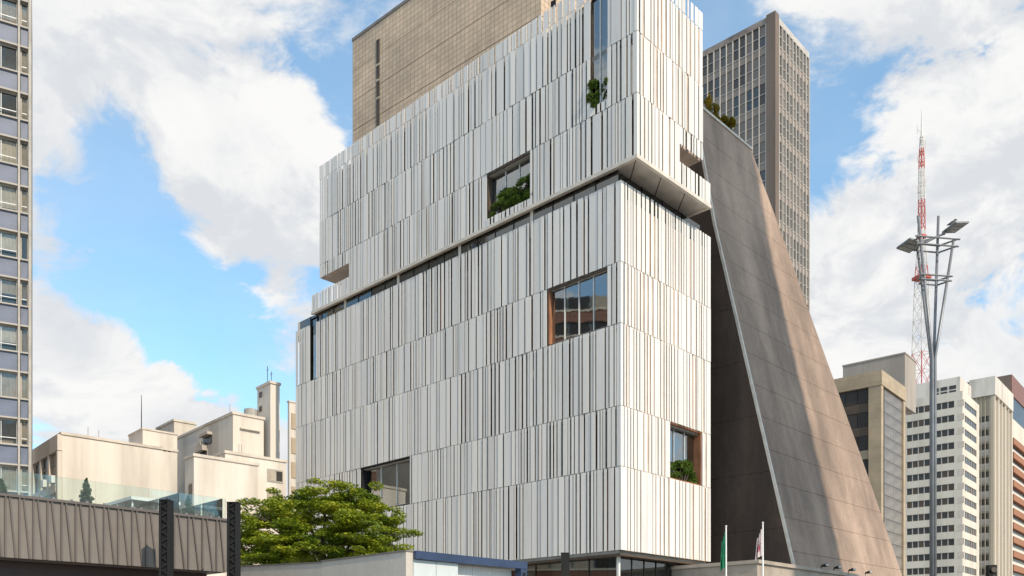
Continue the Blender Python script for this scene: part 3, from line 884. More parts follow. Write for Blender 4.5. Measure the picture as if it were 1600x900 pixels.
for k in range(3):
    for q in range(2):
        piece('rooftop_window', 'winglass', ph, 2.94, 2.99, rb0 + .8 + k * 1.8, rb0 + 2.2 + k * 1.8, bz + .4 + q * 1.1, bz + 1.2 + q * 1.1)
for i, (px, hh, yy) in enumerate(((1476, 4.2, 9), (1483, 6.0, 12), (1490, 3.4, 10), (1495, 5.2, 13))):
    q = B.w(B.x_at(yy, px), yy)
    e = empty('rooftop_aerial', (q.x, q.y, rzt), 'thin dark aerial on the roof of the white office, %s' % ['leftmost of four', 'tallest of four', 'shortest of four', 'rightmost of four'][i], 'aerial', 0, 'aerials on the white office roof')
    MB().tube([(0, 0, -.02), (0, 0, hh)], .12, 5).build('rod', 'darkmetal', e)
    for k in range(3): MB().tube([(-.6, 0, hh * (.5 + .18 * k)), (.6, 0, hh * (.5 + .18 * k))], .07, 4).build('cross_arm', 'darkmetal', e)
# beige ribbed block
Dk = Frame(1553, 215, TR)
DE = Dk.empty('ribbed_beige_building', 'beige ribbed office block with narrow dark window strips right of the white office', 'building')
dz = Dk.z(0, 0, 588); dy = Dk.y_at(0, 1515); dx = Dk.x_at(0, 1580.5)
MB().box(.3, dx, .3, dy, .1, dz - 2).build('core', 'beige_rib', DE)
MB().box(-.4, dx + .2, -.4, dy, dz - 4.6, dz).build('cornice', 'creamwall', DE)
MB().box(-.1, .29, dy * .42, dy * .9, dz - 3.2, dz - 1.6).build('roof_opening', 'brownmetal', DE)
yv = Dk.y_at(0, 1527)
for k in range(5):
    y = yv * k / 4
    piece('rib', 'beige_rib', DE, -.12, .29, y, y + (.8 if k == 0 else .16), .1, dz - 4.61)
for k in range(6):
    x = .31 + (dx - .8) * k / 5
    piece('rib', 'creamwall2', DE, x, x + (.9 if k % 2 else .45), -.2, .29, .1, dz - 4.61)
for j in range(14):
    z1 = dz - 9.5 - j * 21.8 / F * 215
    for k in range(4):
        y0 = yv * k / 4 + (.82 if k == 0 else .18); y1 = yv * (k + 1) / 4 - .02
        piece('window_pane', 'winglass', DE, .18, .28, y0, (y0 + y1) / 2 - .05, z1 - 1.5, z1)
        piece('window_pane', 'winglass', DE, .18, .28, (y0 + y1) / 2 + .05, y1, z1 - 1.5, z1)
    piece('spandrel', 'gr_mull', DE, .12, .28, .82, yv, z1 - 3.0, z1 - 1.52)
# orange balcony block
E_ = Frame(1580.5, 240, TR)
EE = E_.empty('orange_balcony_building', 'apartment block with orange balcony bands and a brown corrugated top at the right edge', 'building')
ez = E_.z(0, 0, 585); ex1 = E_.x_at(0, 1680); ey = 14
MB().box(.3, ex1, .3, ey, .1, ez - 1).build('core', 'offwhite', EE)
zA, zB, zC = E_.z(0, 0, 617), E_.z(0, 0, 652), E_.z(0, 0, 684)
for k in range(40):
    x = ex1 * k / 40
    piece('corrugated_sheet', 'maroon2', EE, x, x + ex1 / 40 - .08, -.1, .25, zA, ez)
MB().box(-.1, .28, .26, ey, zA, ez).build('top_side', 'gr_pier', EE)
for k in range(12):
    x = ex1 * k / 12
    piece('glass_pane', 'winglass', EE, x + .05, x + ex1 / 12 - .05, .1, .28, zB, zA - .05)
MB().box(0, ex1, 0, .29, zC, zB - .02).build('white_band', 'offwhite', EE)
for j in range(12):
    z1 = zC - .02 - j * 22 / F * 240
    piece('balcony_band', 'orange', EE, -.05, ex1, -.6, .28, z1 - 1.7, z1)
    for k in range(7):
        x = ex1 * k / 7
        piece('window_pane', 'winglass', EE, x + .5, x + ex1 / 7 - .6, .18, .29, z1 - 3.75, z1 - 1.75)
    piece('spandrel', 'offwhite', EE, -.02, ex1, -.1, .17, z1 - 3.9, z1 - 2.9)

# ================================================================== lattice mast
md = 260.0
mx = (1440 - HX) / F * md
ME = empty('lattice_mast', (mx, md, 0), 'tall red and white lattice antenna mast behind the street lamp', 'antenna mast', rad(20))
st = [(1010, 50), (900, 44), (800, 38.5), (720, 34), (660, 30.5), (612, 27.5), (580, 25.5), (552, 23.5), (526, 22), (502, 20.5), (480, 19), (458, 17.8), (436, 16.5), (416, 14), (396, 11.5), (378, 10), (360, 9), (344, 8.4), (328, 8), (312, 7.7), (296, 7.4), (280, 7.1), (264, 6.8), (248, 6.5), (232, 5), (214, 3.6)]
def mz(y): return EYE + (HY - y) / F * md
for i, ((y0, w0), (y1, w1_)) in enumerate(zip(st[:-1], st[1:])):
    a = w0 / F * md / 2 * .82; b = w1_ / F * md / 2 * .82
    z0, z1 = mz(y0), mz(y1); mb = MB()
    lo = [Vector((sx * a, sy_ * a, z0)) for sx, sy_ in ((-1, -1), (1, -1), (1, 1), (-1, 1))]
    hi = [Vector((sx * b, sy_ * b, z1)) for sx, sy_ in ((-1, -1), (1, -1), (1, 1), (-1, 1))]
    for k in range(4):
        mb.tube([lo[k], hi[k]], .13, 4)
        mb.tube([lo[k], hi[(k + 1) % 4]], .06, 4); mb.tube([lo[(k + 1) % 4], hi[k]], .06, 4)
        mb.tube([hi[k], hi[(k + 1) % 4]], .06, 4)
    col = 'red' if (y0 <= 268 and y0 > 240) or 350 < y0 <= 362 or y0 in (436, 612, 580) or i in (17, 18) else 'whitep'
    mb.build('mast_section', col, ME)
for y, w in ((434, 25), (370, 13)):
    q = w / F * md / 2 * .8
    MB().box(-q, q, -q, q, mz(y) - .5, mz(y) + .4).build('platform', 'red', ME)
MB().tube([(0, 0, mz(214)), (0, 0, mz(190)), (0, 0, mz(172))], [.3, .18, .1], 6).build('top_rod', 'whitep', ME)
for i, y in enumerate((205, 225, 250, 285, 300, 330, 345)):
    sx = 1 if i % 2 else -1
    MB().tube([(0, 0, mz(y)), (sx * 1.6, 0, mz(y))], .1, 4).tube([(sx * 1.6, 0, mz(y) - 1), (sx * 1.6, 0, mz(y) + 1.4)], .1, 4).build('antenna', 'whitep', ME)

# ================================================================== street lamp
ld = 24.0; lx = (1458 - HX) / F * ld
LE = empty('street_lamp', (lx, ld, .13), 'tall grey street lamp with four splayed poles and two flat lamp heads', 'street lamp')
def lz(y): return EYE + (HY - y) / F * ld - .13
def lxp(px): return (px - 1458) / F * ld
k_ = [((1426.5, 345.5), -.30), ((1474, 330), .28), ((1487, 378), -.10), ((1436, 384), .10)]
feet = [(-.036, -.036), (.036, .036), (.036, -.036), (-.036, .036)]
for ((px, py), yy), (fx, fy) in zip(k_, feet):
    top = Vector((lxp(px), yy, lz(py))); zk = lz(560)
    MB().tube([(fx, fy, 0), (fx, fy, zk - 1.5), (fx * 1.05, fy * 1.05, zk), tuple(top)], [.045, .043, .04, .035], 10).build('pole', 'steel', LE, smooth=True)
MB().tube([(0, 0, 0), (0, 0, .5), (0, 0, .52)], [.24, .22, .1], 16).build('base_collar', 'steel', LE)
def leg_at(i, y):
    ((px, py), yy), (fx, fy) = k_[i], feet[i]
    t = (lz(y) - lz(560)) / (lz(py) - lz(560))
    return Vector((fx * 1.05 + (lxp(px) - fx) * t, fy * 1.05 + (yy - fy) * t, lz(y)))
order = [0, 2, 1, 3]
for y in (388, 377, 441, 434):
    mb = MB(); P = [leg_at(i, y) for i in order]
    cen = sum(P, Vector()) / 4
    P = [cen + (p - cen) * 1.18 for p in P]
    for a, b in ((0, 1), (1, 2), (2, 3), (3, 0)):
        d = (P[b] - P[a]) * .06
        mb.tube([P[a] - d, P[b] + d], .024, 8)
    mb.build('ring_frame', 'steel', LE)
for (cx, cy, dx, tilt) in ((1424, 381, -1, -.10), (1490, 358, 1, .12)):
    c = Vector((lxp(cx), -.1 * dx, lz(cy)))
    h = bpy.data.objects.new('lamp_head', MB().box(-.27, .27, -.3, .3, -.025, .03).mesh('lamp_head')); h.data.materials.append(M['steel'])
    C.objects.link(h); h.parent = LE; h.location = c; h.rotation_euler = (rad(-6), tilt * -1.4, rad(18)); h.scale = (.85, .85, .85)
    for q in range(3):
        MB().box(-.24, .24, -.28 + q * .19, -.12 + q * .19, -.032, -.0255).build('lamp_panel', 'lamp_glass', h)
    MB().box(-.23, .23, -.25, .25, .03, .06).build('lamp_lid', 'whitemetal', h)
MB().tube([(lxp(1412), .02, lz(381)), (lxp(1448), 0, lz(378)), (lxp(1500), 0, lz(352))], .028, 8).build('lamp_arm', 'steel', LE)
MB().tube([(lxp(1430), .2, lz(377)), (lxp(1482), .2, lz(360))], .026, 8).build('lamp_arm', 'steel', LE)
# bird resting on the right lamp head
bp = Vector((lx + lxp(1487), ld, lz(352) + .16))
mb = MB()
mb.tube([(-.13, 0, -.03), (-.06, 0, .0), (0, 0, .03), (.05, 0, .06), (.075, 0, .10), (.10, 0, .125), (.13, 0, .12), (.165, 0, .113)], [.012, .032, .05, .045, .028, .03, .018, .004], 8)
mb.tube([(.0, .015, -.01), (.0, .015, -.09)], .005, 4).tube([(.0, -.015, -.01), (.0, -.015, -.09)], .005, 4)
b_ = mb.build('bird', 'feather', smooth=True); b_.location = bp; tag(b_, 'small dark bird perched on the right lamp head', 'bird')

# ================================================================== flagpoles
def flagpole(px, top, depth, mat, label, seed, w, h, mark=False, fy=None):
    X = (px - HX) / F * depth; zt_ = EYE + (HY - top) / F * depth
    e = empty('flagpole', (X, depth, .13), label, 'flagpole')
    MB().tube([(0, 0, 0), (0, 0, zt_ * .5), (0, 0, zt_ - .13)], [.055, .05, .035], 10).build('pole', 'whitemetal', e, smooth=True)
    MB().tube([(0, 0, zt_ - .13), (0, 0, zt_ - .09), (0, 0, zt_ - .02)], [.035, .06, .02], 8).build('finial', 'whitemetal', e)
    rnd = random.Random(seed); mb = MB(); nu, nv = 15, 14; zt2 = zt_ - .13 - .25
    def pt(i, j):
        u = i / (nu - 1); v = j / (nv - 1)
        # limp cloth: gathered folds hanging close to the pole, drooping with distance from it
        x = -.04 - w * u * (.55 + .45 * v) + .035 * math.sin(u * 17 + seed)
        y = .085 * math.sin(u * 14 + v * 2.2 + seed) * (0.25 + u) 
        z = zt2 - h * v * (1 - .05 * u) - .5 * u * (1 - .25 * v) + .03 * math.sin(5 * v + 6 * u)
        return (x, y, z)
    for i in range(nu - 1):
        for j in range(nv - 1): mb.poly([pt(i, j), pt(i + 1, j), pt(i + 1, j + 1), pt(i, j + 1)])
    fl = mb.build('flag', mat, e, smooth=True)
    so_ = fl.modifiers.new('cloth', 'SOLIDIFY'); so_.thickness = .008
    if mark:
        mk = MB()
        for i in range(3, nu - 3):
            for j in range(5, 10):
                if (i + j) % 4 == 3 or abs(i - 7) + abs(j - 7) > 5: continue
                P = [pt(i, j), pt(i + 1, j), pt(i + 1, j + 1), pt(i, j + 1)]
                mk.poly([(x, y - .012, z) for x, y, z in P])
        mo = mk.build('emblem', 'flag_mark', fl); s2 = mo.modifiers.new('cloth', 'SOLIDIFY'); s2.thickness = .004
flagpole(1134.5, 824, 44, 'flag_green', 'white flagpole with a limp green flag before the dark side wall', 3, .30, 1.75)
flagpole(1192, 818.5, 44, 'flag_white', 'white flagpole with a limp pale flag bearing a dark red emblem', 8, .38, 1.35, True)

# ================================================================== blue-panelled apartment block at the left edge
Bf = Frame(49, 60, rad(28.7))
BL = Bf.empty('blue_panel_apartment_block', 'apartment block with lavender blue spandrels and curtained windows at the left edge', 'building')
pit = 73 / F * Bf.w(Bf.x_at(0, 20), 0).y
x30a, x30b, xl = Bf.x_at(0, 28), Bf.x_at(0, 31.5), Bf.x_at(0, -50)
x44 = Bf.x_at(0, 44.5)
z00 = Bf.z(Bf.x_at(0, 20), 0, 70)          # underside of one spandrel
j0 = -int(z00 // pit)
htop = z00 + pit * 2.2
MB().box(xl, -.1, 1.6, 12, .1, htop).build('core', 'curtain2', BL)
MB().box(x44, 0, -.18, 12, .1, htop).build('corner_pier', 'stone_frame', BL)
MB().box(x30a, x30b, -.18, .5, .1, htop).build('pier', 'stone_frame', BL)
MB().box(xl - .5, xl, -.18, 12, .1, htop).build('pier', 'stone_frame', BL)
MB().box(xl, 0, -.2, 12, htop + .002, htop + .4).build('roof_edge', 'stone_frame', BL)
rb_ = random.Random(9)
for j in range(j0, 3):
    zs = z00 + j * pit; sh_ = 33 / 73 * pit
    if zs < .5: continue
    for (a, b) in ((xl, x30a), (x30b, x44)):
        piece('spandrel', 'blue_span', BL, a + .03, b - .03, .05, .2, zs + .12, zs + sh_ - .1)
        piece('sill', 'stone_frame', BL, a + .002, b - .002, -.10, .45, zs + sh_ - .095, zs + sh_)
        piece('lintel', 'stone_frame', BL, a + .002, b - .002, -.06, .45, zs, zs + .115)
        wz0, wz1 = zs + sh_, zs + pit - .005
        fr = MB().box(a + .004, a + .10, .22, .32, wz0, wz1).box(b - .10, b - .004, .22, .32, wz0, wz1).box(a + .102, b - .102, .22, .32, wz1 - .09, wz1).box(a + .102, b - .102, .22, .32, wz0 + .002, wz0 + .10).build('window', 'stone_frame', BL)
        nn = 3 if b - a > 1.5 else 1
        for k in range(nn):
            p0 = a + .11 + (b - a - .22) * k / nn; p1 = a + .11 + (b - a - .22) * (k + 1) / nn
            MB().box(p0 + .02, p1 - .02, .26, .275, wz0 + .11, wz1 - .1).build('pane', 'glass_win', fr)
            if k: MB().box(p0 - .02, p0 + .02, .23, .31, wz0 + .102, wz1 - .092).build('glazing_bar', 'whitemetal', fr)
        r_ = rb_.random()
        if r_ < .93:
            cz = wz0 if rb_.random() < .6 else wz0 + (wz1 - wz0) * rb_.uniform(.15, .45)
            mb = MB(); n = 24; w_ = (b - a) * (1 if rb_.random() < .85 else .6)
            for k in range(n):
                xa_, xb_ = a + w_ * k / n, a + w_ * (k + 1) / n
                mb.poly([(xa_, .36 + .05 * (k % 2), cz), (xb_, .36 + .05 * ((k + 1) % 2), cz), (xb_, .36 + .05 * ((k + 1) % 2), wz1), (xa_, .36 + .05 * (k % 2), wz1)])
            mb.build('curtain', rb_.choice(['curtain', 'curtain', 'curtain2']), fr)
        if rb_.random() < .6:
            MB().box(a + .1, b - .1, .02, .05, wz0 + .42, wz0 + .47).build('safety_rail', 'whitemetal', fr)

# ================================================================== pale buildings in the left distance
TP = rad(42.5)
P = Frame(97, 70, TP)
PA = P.empty('pale_flat_block', 'pale cream block with a windowed left end and a bare right wall', 'building')
xe = P.x_at(0, 277); ye = P.y_at(0, 44); pz_ = P.z(0, 0, 679)
MB().box(0, xe, .5, ye, .1, pz_ - .5).build('wall', 'creamwall', PA)
MB().box(0, xe, 0, .49, .1, pz_ - .02).build('wall', 'creamwall', PA)
MB().box(-.1, xe + .05, -.1, ye, pz_, pz_ + .22).build('roof_coping', 'creamwall2', PA)
MB().box(-.35, .0 - .002, -.02, ye, pz_ - 1.3, pz_ - .02).build('fascia', 'creamwall2', PA)
for k in range(5):
    y = .05 + (ye - .6) * k / 4
    piece('pier', 'creamwall2', PA, -.33, -.004, y, y + .45, .1, pz_ - 1.302)
for j in range(5):
    z1 = pz_ - 1.35 - j * 3.3
    piece('ledge', 'creamwall2', PA, -.36, -.006, .51, ye, z1 - 3.25, z1 - 2.6)
    for k in range(4):
        y = .05 + (ye - .6) * k / 4
        piece('window_pane', rg.choice(['winglass', 'blind', 'winglass']), PA, -.10, -.008, y + .5, y + (ye - .6) / 4 - .05, z1 - 2.55, z1 - .05)
        piece('window_bar', 'stone_frame', PA, -.16, -.101, y + .5, y + (ye - .6) / 4 - .05, z1 - .95, z1 - .85)
        if rg.random() < .3: piece('air_conditioner', 'whitemetal', PA, -.6, -.13, y + .7, y + 1.4, z1 - 2.5, z1 - 1.9)
y3 = 3.2; xb0 = P.x_at(y3, 223); xb1 = P.x_at(y3, 277); yb1 = P.y_at(xb0, 201); zb1 = P.z(xb0, y3, 671)
MB().box(xb0, xb1, y3, yb1, pz_ - .2, zb1).build('stair_box', 'creamwall', PA)
MB().box(xb0 - .08, xb1 + .05, y3 - .08, yb1, zb1, zb1 + .15).build('stair_box_coping', 'creamwall2', PA)
for (px, py) in ((250, 702), (255, 705), (262, 706)):
    x = P.x_at(0, px); piece('vent', 'brownmetal', PA, x, x + .25, -.012, -.003, P.z(x, 0, py), P.z(x, 0, py) + .25)
p = P.w(P.x_at(6, 221), 6)
e = empty('antenna_rod', (p.x, p.y, zb1 + .15), 'thin upright antenna rod on the roof box of the pale block', 'antenna')
MB().tube([(0, 0, 0), (0, 0, 2), (0, 0, 3.7)], [.05, .04, .025], 5).build('rod', 'darkmetal', e)
MB().box(-.1, .1, -.1, .1, 0, .1).build('foot', 'darkmetal', e)

def block(name, label, px, d, top, pxr, pxl, mat, th=TP, extra=None):
    f = Frame(px, d, th); e = f.empty(name, label, 'building')
    x1, y1, z1 = f.x_at(0, pxr), f.y_at(0, pxl), f.z(0, 0, top)
    MB().box(0, x1, 0, y1, .1, z1).build('wall', mat, e)
    MB().box(-.1, x1 + .1, -.1, y1 + .1, z1 + .002, z1 + .22).build('roof_coping', 'creamwall2', e)
    return f, e, x1, y1, z1
f1, e1, x1, y1, z1 = block('rooftop_service_block', 'small cream block peeping up behind the stair box', 272, 88, 658, 306, 245, 'creamwall2')
f2, e2, x2, y2, z2 = block('stained_cream_building', 'stained cream building with a broken-looking recess on its shaded left wall', 364, 75, 647, 412, 277, 'creamwall')
for (pa, pb, ya_, yb_) in ((318, 332, 679, 692), (313, 324, 704, 712), (316, 321, 697, 708)):
    q0, q1 = f2.y_at(0, pb), f2.y_at(0, pa)
    w_ = MB().box(-.5, -.003, q0, q1, f2.z(0, q0, yb_) + 1.0, f2.z(0, q0, ya_)).build('canopy', 'creamwall2', e2)
    MB().box(-.08, -.002, q0 + .1, q1 - .1, f2.z(0, q0, yb_), f2.z(0, q0, yb_) + .995).build('window', 'winglass', e2)
piece('ledge', 'creamwall2', e2, .6, x2 - .4, -.25, -.003, f2.z(0, 0, 668), f2.z(0, 0, 666))
f3, e3, x3, y3_, z3 = block('slim_cream_tower', 'slim tall cream stair tower rising above the stained building', 422.5, 77, 599, 437, 402, 'creamwall')
for (ya_, yb_) in ((612, 620), (634, 642)):
    q0, q1 = f3.y_at(0, 409.5), f3.y_at(0, 405.5)
    fw = MB().box(-.06, -.003, q0, q1, f3.z(0, q0, yb_), f3.z(0, q0, ya_)).build('window', 'brownmetal', e3)
    MB().box(-.07, -.061, q0 + .15, q1 - .15, f3.z(0, q0, yb_) + .15, f3.z(0, q0, ya_) - .15).build('pane', 'winglass', fw)
for i, (px, hh) in enumerate(((418, 1.6), (424, 1.2))):
    q = f3.w(f3.x_at(1.0, px), 1.0)
    e = empty('rooftop_aerial', (q.x, q.y, z3 + .22), 'thin aerial on top of the slim cream tower, %s of the pair' % ('taller left one' if i == 0 else 'shorter right one'), 'aerial', 0, 'aerials on the slim tower')
    MB().tube([(0, 0, 0), (0, 0, hh)], .028, 5).tube([(-.12, 0, hh * .75), (.12, 0, hh * .85)], .018, 4).build('rod', 'darkmetal', e)
    MB().box(-.12, .12, -.12, .12, 0, .08).build('foot', 'darkmetal', e)
f4, e4, x4, y4, z4 = block('plain_cream_block', 'plain cream block with a tall blank wall above the terrace', 303, 66, 713, 403, 289, 'creamwall')
q0, q1 = f4.y_at(0, 302), f4.y_at(0, 295)
for j in range(3):
    za_ = z4 - 2.0 - j * 3.2
    fw = MB().box(-.05, -.003, q0, q1, za_ - 1.7, za_).build('window', 'stone_frame', e4)
    MB().box(-.06, -.051, q0 + .1, q1 - .1, za_ - 1.6, za_ - .1).build('pane', 'winglass', fw)
f5, e5, x5, y5, z5 = block('white_windowed_block', 'off-white block with two windows beside the white screen building', 352, 70, 708, 447, 330, 'creamwall')
for (ya_, yb_) in ((732, 752), (768, 788), (803, 823)):
    q0, q1 = f5.x_at(0, 417), f5.x_at(0, 442)
    zc, zd = f5.z(q0, 0, yb_), f5.z(q0, 0, ya_)
    fw = MB().box(q0, q1, -.06, -.003, zc, zd).build('window', 'stone_frame', e5)
    for k in range(2):
        a = q0 + (q1 - q0) * k / 2; b = q0 + (q1 - q0) * (k + 1) / 2
        MB().box(a + .1, b - .08, -.075, -.061, zc + .12, zd - .12).build('pane', 'blind' if k == 0 else 'winglass', fw)
q0, q1 = f5.x_at(0, 368), f5.x_at(0, 388)
MB().box(q0, q1, -.05, -.003, f5.z(q0, 0, 726), f5.z(q0, 0, 722)).build('vent_slot', 'brownmetal', e5)
f6, e6, x6, y6, z6 = block('brown_edge_building', 'narrow brownish building edge showing left of the white screen building', 452, 120, 628, 520, 449.5, 'creamwall2')
for j in range(9):
    za_ = z6 - 1.5 - j * 3.4
    piece('brick_band', 'tan', e6, .3, x6 - .3, -.08, -.003, za_ - 2.2, za_)

def clutter(f, e, x1, z1, seed, n):
    rr = random.Random(seed)
    for k in range(2):
        x = x1 * rr.uniform(.2, .8); y = rr.uniform(.8, 2.5)
        MB().tube([(x, y, z1), (x, y, z1 + rr.uniform(.8, 1.7))], .03, 5).build('vent_pipe', 'greywall', e)
clutter(P, PA, xe, pz_, 1, 4); clutter(f2, e2, x2, z2, 2, 2); clutter(f4, e4, x4, z4, 3, 2); clutter(f5, e5, x5, z5, 4, 1)
x_ = f2.x_at(2.5, 392)
MB().tube([(x_, 2.5, z2 + .2), (x_, 2.5, z2 + .5), (x_, 2.5, z2 + 1.4), (x_, 2.5, z2 + 1.55)], [.5, .62, .62, .2], 14).build('water_tank', 'slab_edge', e2)

# ================================================================== terrace building with ribbed metal fascia
K = Frame(355, 26, TH)
KE = K.empty('terrace_canopy', 'low terrace building with a ribbed grey brown metal fascia in the left foreground', 'canopy')
kt, kb = K.z(0, 0, 812), K.z(0, 0, 894)
kx0 = K.x_at(0, -60)
MB().box(kx0, 0, .14, 7, kb + .1, kt - .12).build('deck', 'brownmetal', KE)
MB().box(kx0, .04, -.06, .30, kt - .05, kt + .02).build('fascia_cap', 'fascia_rib', KE)
px = -58.0; prevx = kx0; i = 0
rk = random.Random(4)
while px < 352:
    x = K.x_at(0, px)
    xn = K.x_at(0, min(px + 22, 355)) if px + 22 < 350 else 0.0
    piece('fascia_panel', 'fascia', KE, x + .006, xn - .006, 0 + rk.uniform(0, .012), .13, kb, kt - .055)
    piece('fascia_rib', 'fascia_rib', KE, x - .022, x + .022, -.05, -.002, kb, kt - .055)
    # a raking rib across the panel
    a = x + (xn - x) * .30; b = x + (xn - x) * .72
    MB().hexa([(b - .02, -.045, kb), (b + .02, -.045, kb), (b + .02, -.002, kb), (b - .02, -.002, kb)], [(a - .02, -.045, kt - .06), (a + .02, -.045, kt - .06), (a + .02, -.002, kt - .06), (a - .02, -.002, kt - .06)]).build('raking_rib', 'fascia_rib', KE)
    px += 22
MB().box(-.06, .03, .135, 7, kb, kt - .055).build('fascia_end', 'fascia', KE)
MB().box(kx0, -.1, .2, 7, kb - .02, kb + .08).build('soffit', 'fascia_rib', KE)
for k in range(3):
    MB().box(kx0, -.3, .7 + k * 1.6, .95 + k * 1.6, kb - .45, kb - .03).build('maroon_beam', 'maroon', KE)
MB().box(kx0, -1, 3.6, 3.8, .14, kb - .02).build('shop_wall', 'maroon', KE)
# glass balustrade
BG = K.empty('glass_balustrade', 'greenish glass balustrade along the edge of the terrace', 'balustrade')
gt = K.z(0, .2, 779.5)
cuts = [-60, -20, 49, 98, 150, 196, 233, 279, 318, 353]
for a, b in zip(cuts[:-1], cuts[1:]):
    xa_, xb_ = K.x_at(.15, a), K.x_at(.15, b)
    piece('pane', 'glass_clear', BG, xa_ + .008, xb_ - .008, .15, .162, kt + .021, gt)
    piece('clamp', 'steel', BG, xa_ + .2, xa_ + .26, .13, .185, kt + .021, kt + .09)
    piece('clamp', 'steel', BG, xb_ - .26, xb_ - .2, .13, .185, kt + .021, kt + .09)
for k in range(3):
    piece('pane', 'glass_clear', BG, -.06, -.048, .2 + k * 1.4, 1.58 + k * 1.4, kt + .021, gt)
for k in range(2):
    x = K.x_at(.2, 279); piece('pane', 'glass_clear', BG, x, x + .012, .2 + k * 1.4, 1.58 + k * 1.4, kt + .021, gt)
def conifer(px, yb_, top, lb, seed, w):
    x = K.x_at(yb_, px); p = K.w(x, yb_); hh = K.z(x, yb_, top) - kt
    e = empty('potted_conifer', (p.x, p.y, kt), lb, 'conifer', 0, 'conifers on the terrace')
    MB().tube([(0, 0, .0), (0, 0, .20)], [.12, .16], 12).build('pot', 'darkmetal', e)
    MB().tube([(0, 0, .2), (0, 0, hh * .9)], [.025, .008], 6).build('trunk', 'bark', e)
    rc = random.Random(seed)
    pads = []
    for i in range(40):
        t = (i / 39) ** .8; a_ = rc.uniform(0, 6.28); rr = (w * (1 - t) + .02) * rc.uniform(.4, 1.1)
        pads.append((rr * .6 * math.cos(a_), rr * .6 * math.sin(a_), .2 + (hh - .2) * t, rr * .5 + .015, rr * .5 + .015, .06))
    o = bpy.data.objects.new('crown', leaves_mesh('crown', pads, 1500, .07, 'leaf_conifer', seed, 1.2)); C.objects.link(o); o.parent = e
conifer(134.5, .9, 749, 'largest dark potted conifer behind the glass balustrade, left of the others', 31, .22)
conifer(294, 1.0, 776, 'thin potted conifer behind the glass near the first black post', 32, .16)
conifer(338, .9, 789, 'short potted conifer at the right end of the terrace', 33, .16)
conifer(2, .9, 750, 'potted conifer cut by the left edge of the picture', 34, .2)
# small shelter on the terrace
x0_, x1_ = K.x_at(2.5, 205), K.x_at(2.5, 282); zs_ = K.z(x0_, 2.5, 780)
SH = K.empty('terrace_shelter', 'small pale flat-roofed shelter on the terrace behind the glass', 'shelter')
MB().box(x0_, x1_, 2.5, 5.2, zs_, zs_ + .10).build('roof', 'whitemetal', SH)
MB().box(x1_ - .75, x1_ - .05, 2.6, 5.0, kt, zs_ - .002).build('wall', 'offwhite', SH)
for yy in (2.65, 4.9): MB().tube([(x0_ + .1, yy, kt), (x0_ + .1, yy, zs_)], .03, 6).build('post', 'whitemetal', SH)
MB().box(x0_ + .9, x0_ + 1.6, 3.2, 3.8, kt, kt + .35).build('bench', 'brownmetal', SH)
# black laced posts
def laced_post(px0, px1, top, d, label):
    cx = (px0 + px1) / 2; w = (px1 - px0) / F * d; X = (cx - HX) / F * d; hh = EYE + (HY - top) / F * d - .13
    e = empty('laced_post', (X, d, .13), label, 'post', 0, 'black steel posts')
    fl = w * .22
    MB().box(-w / 2, -w / 2 + fl, -w / 2, w / 2, .02, hh).build('channel', 'darkmetal', e)
    MB().box(w / 2 - fl, w / 2, -w / 2, w / 2, .02, hh).build('channel', 'darkmetal', e)
    MB().box(-w / 2 + fl, w / 2 - fl, -w / 2 + .07, -w / 2 + .10, .02, hh - .01).build('web', 'darkmetal', e)
    n = int(hh / .17)
    for k in range(n):
        z = .1 + k * .17; s = 1 if k % 2 else -1
        a, b = -w / 2 + fl, w / 2 - fl
        MB().hexa([(a, -w / 2 + .02, z + (.0 if s > 0 else .11)), (b, -w / 2 + .02, z + (.11 if s > 0 else 0)), (b, -w / 2 + .05, z + (.11 if s > 0 else 0)), (a, -w / 2 + .05, z + (0 if s > 0 else .11))],
                  [(a, -w / 2 + .02, z + .05 + (.0 if s > 0 else .11)), (b, -w / 2 + .02, z + .05 + (.11 if s > 0 else 0)), (b, -w / 2 + .05, z + .05 + (.11 if s > 0 else 0)), (a, -w / 2 + .05, z + .05 + (0 if s > 0 else .11))]).build('lacing_bar', 'darkmetal', e)
    MB().box(-w / 2 - .01, w / 2 + .01, -w / 2 - .01, w / 2 + .01, hh, hh + .02).build('cap_plate', 'darkmetal', e)
    MB().box(-w, w, -w, w, 0, .02).build('base_plate', 'darkmetal', e)
laced_post(251.5, 268, 783, 23, 'black laced steel post standing in front of the ribbed fascia')
laced_post(357, 373.5, 786.5, 23.5, 'black laced steel post at the right end of the ribbed fascia')

# ================================================================== pavilion with navy beam, low walls
N = Frame(635, 24, TH)
NE = N.empty('corner_pavilion', 'low grey pavilion with a navy blue roof beam over pale panels', 'pavilion')
nz_ = N.z(0, 0, 860); nx = N.x_at(0, 820); ny = N.y_at(0, 503)
MB().box(0, .25, .02, ny, .14, nz_ - .03).build('side_wall', 'wallgrey', NE)
MB().box(-.03, .28, .0, ny + .03, nz_ - .028, nz_ + .015).build('wall_coping', 'cap', NE)
MB().box(.255, nx, -.12, .18, nz_ - .215, nz_ + .01).build('navy_beam', 'navy', NE)
MB().box(nx - .28, nx, -.10, .16, .14, nz_ - .217).build('navy_leg', 'navy', NE)
MB().box(nx - .20, nx - .08, -.112, -.101, nz_ - .55, nz_ - .33).build('navy_leg_inset', 'darkmetal', NE)
n = 5
for k in range(n):
    a = .26 + (nx - .56) * k / n; b = .26 + (nx - .56) * (k + 1) / n
    piece('wall_panel', 'frost' if k < 2 else 'whitemetal', NE, a + .008, b - .008, .02 if k < 2 else .3, .06 if k < 2 else .34, .14, nz_ - .23)
MB().box(.26, nx - .02, .2, 4, nz_ - .2, nz_ - .03).build('roof', 'wallgrey', NE)
MB().box(.26, nx - .02, 3.9, 4.0, .14, nz_ - .21).build('rear_wall', 'wallgrey', NE)
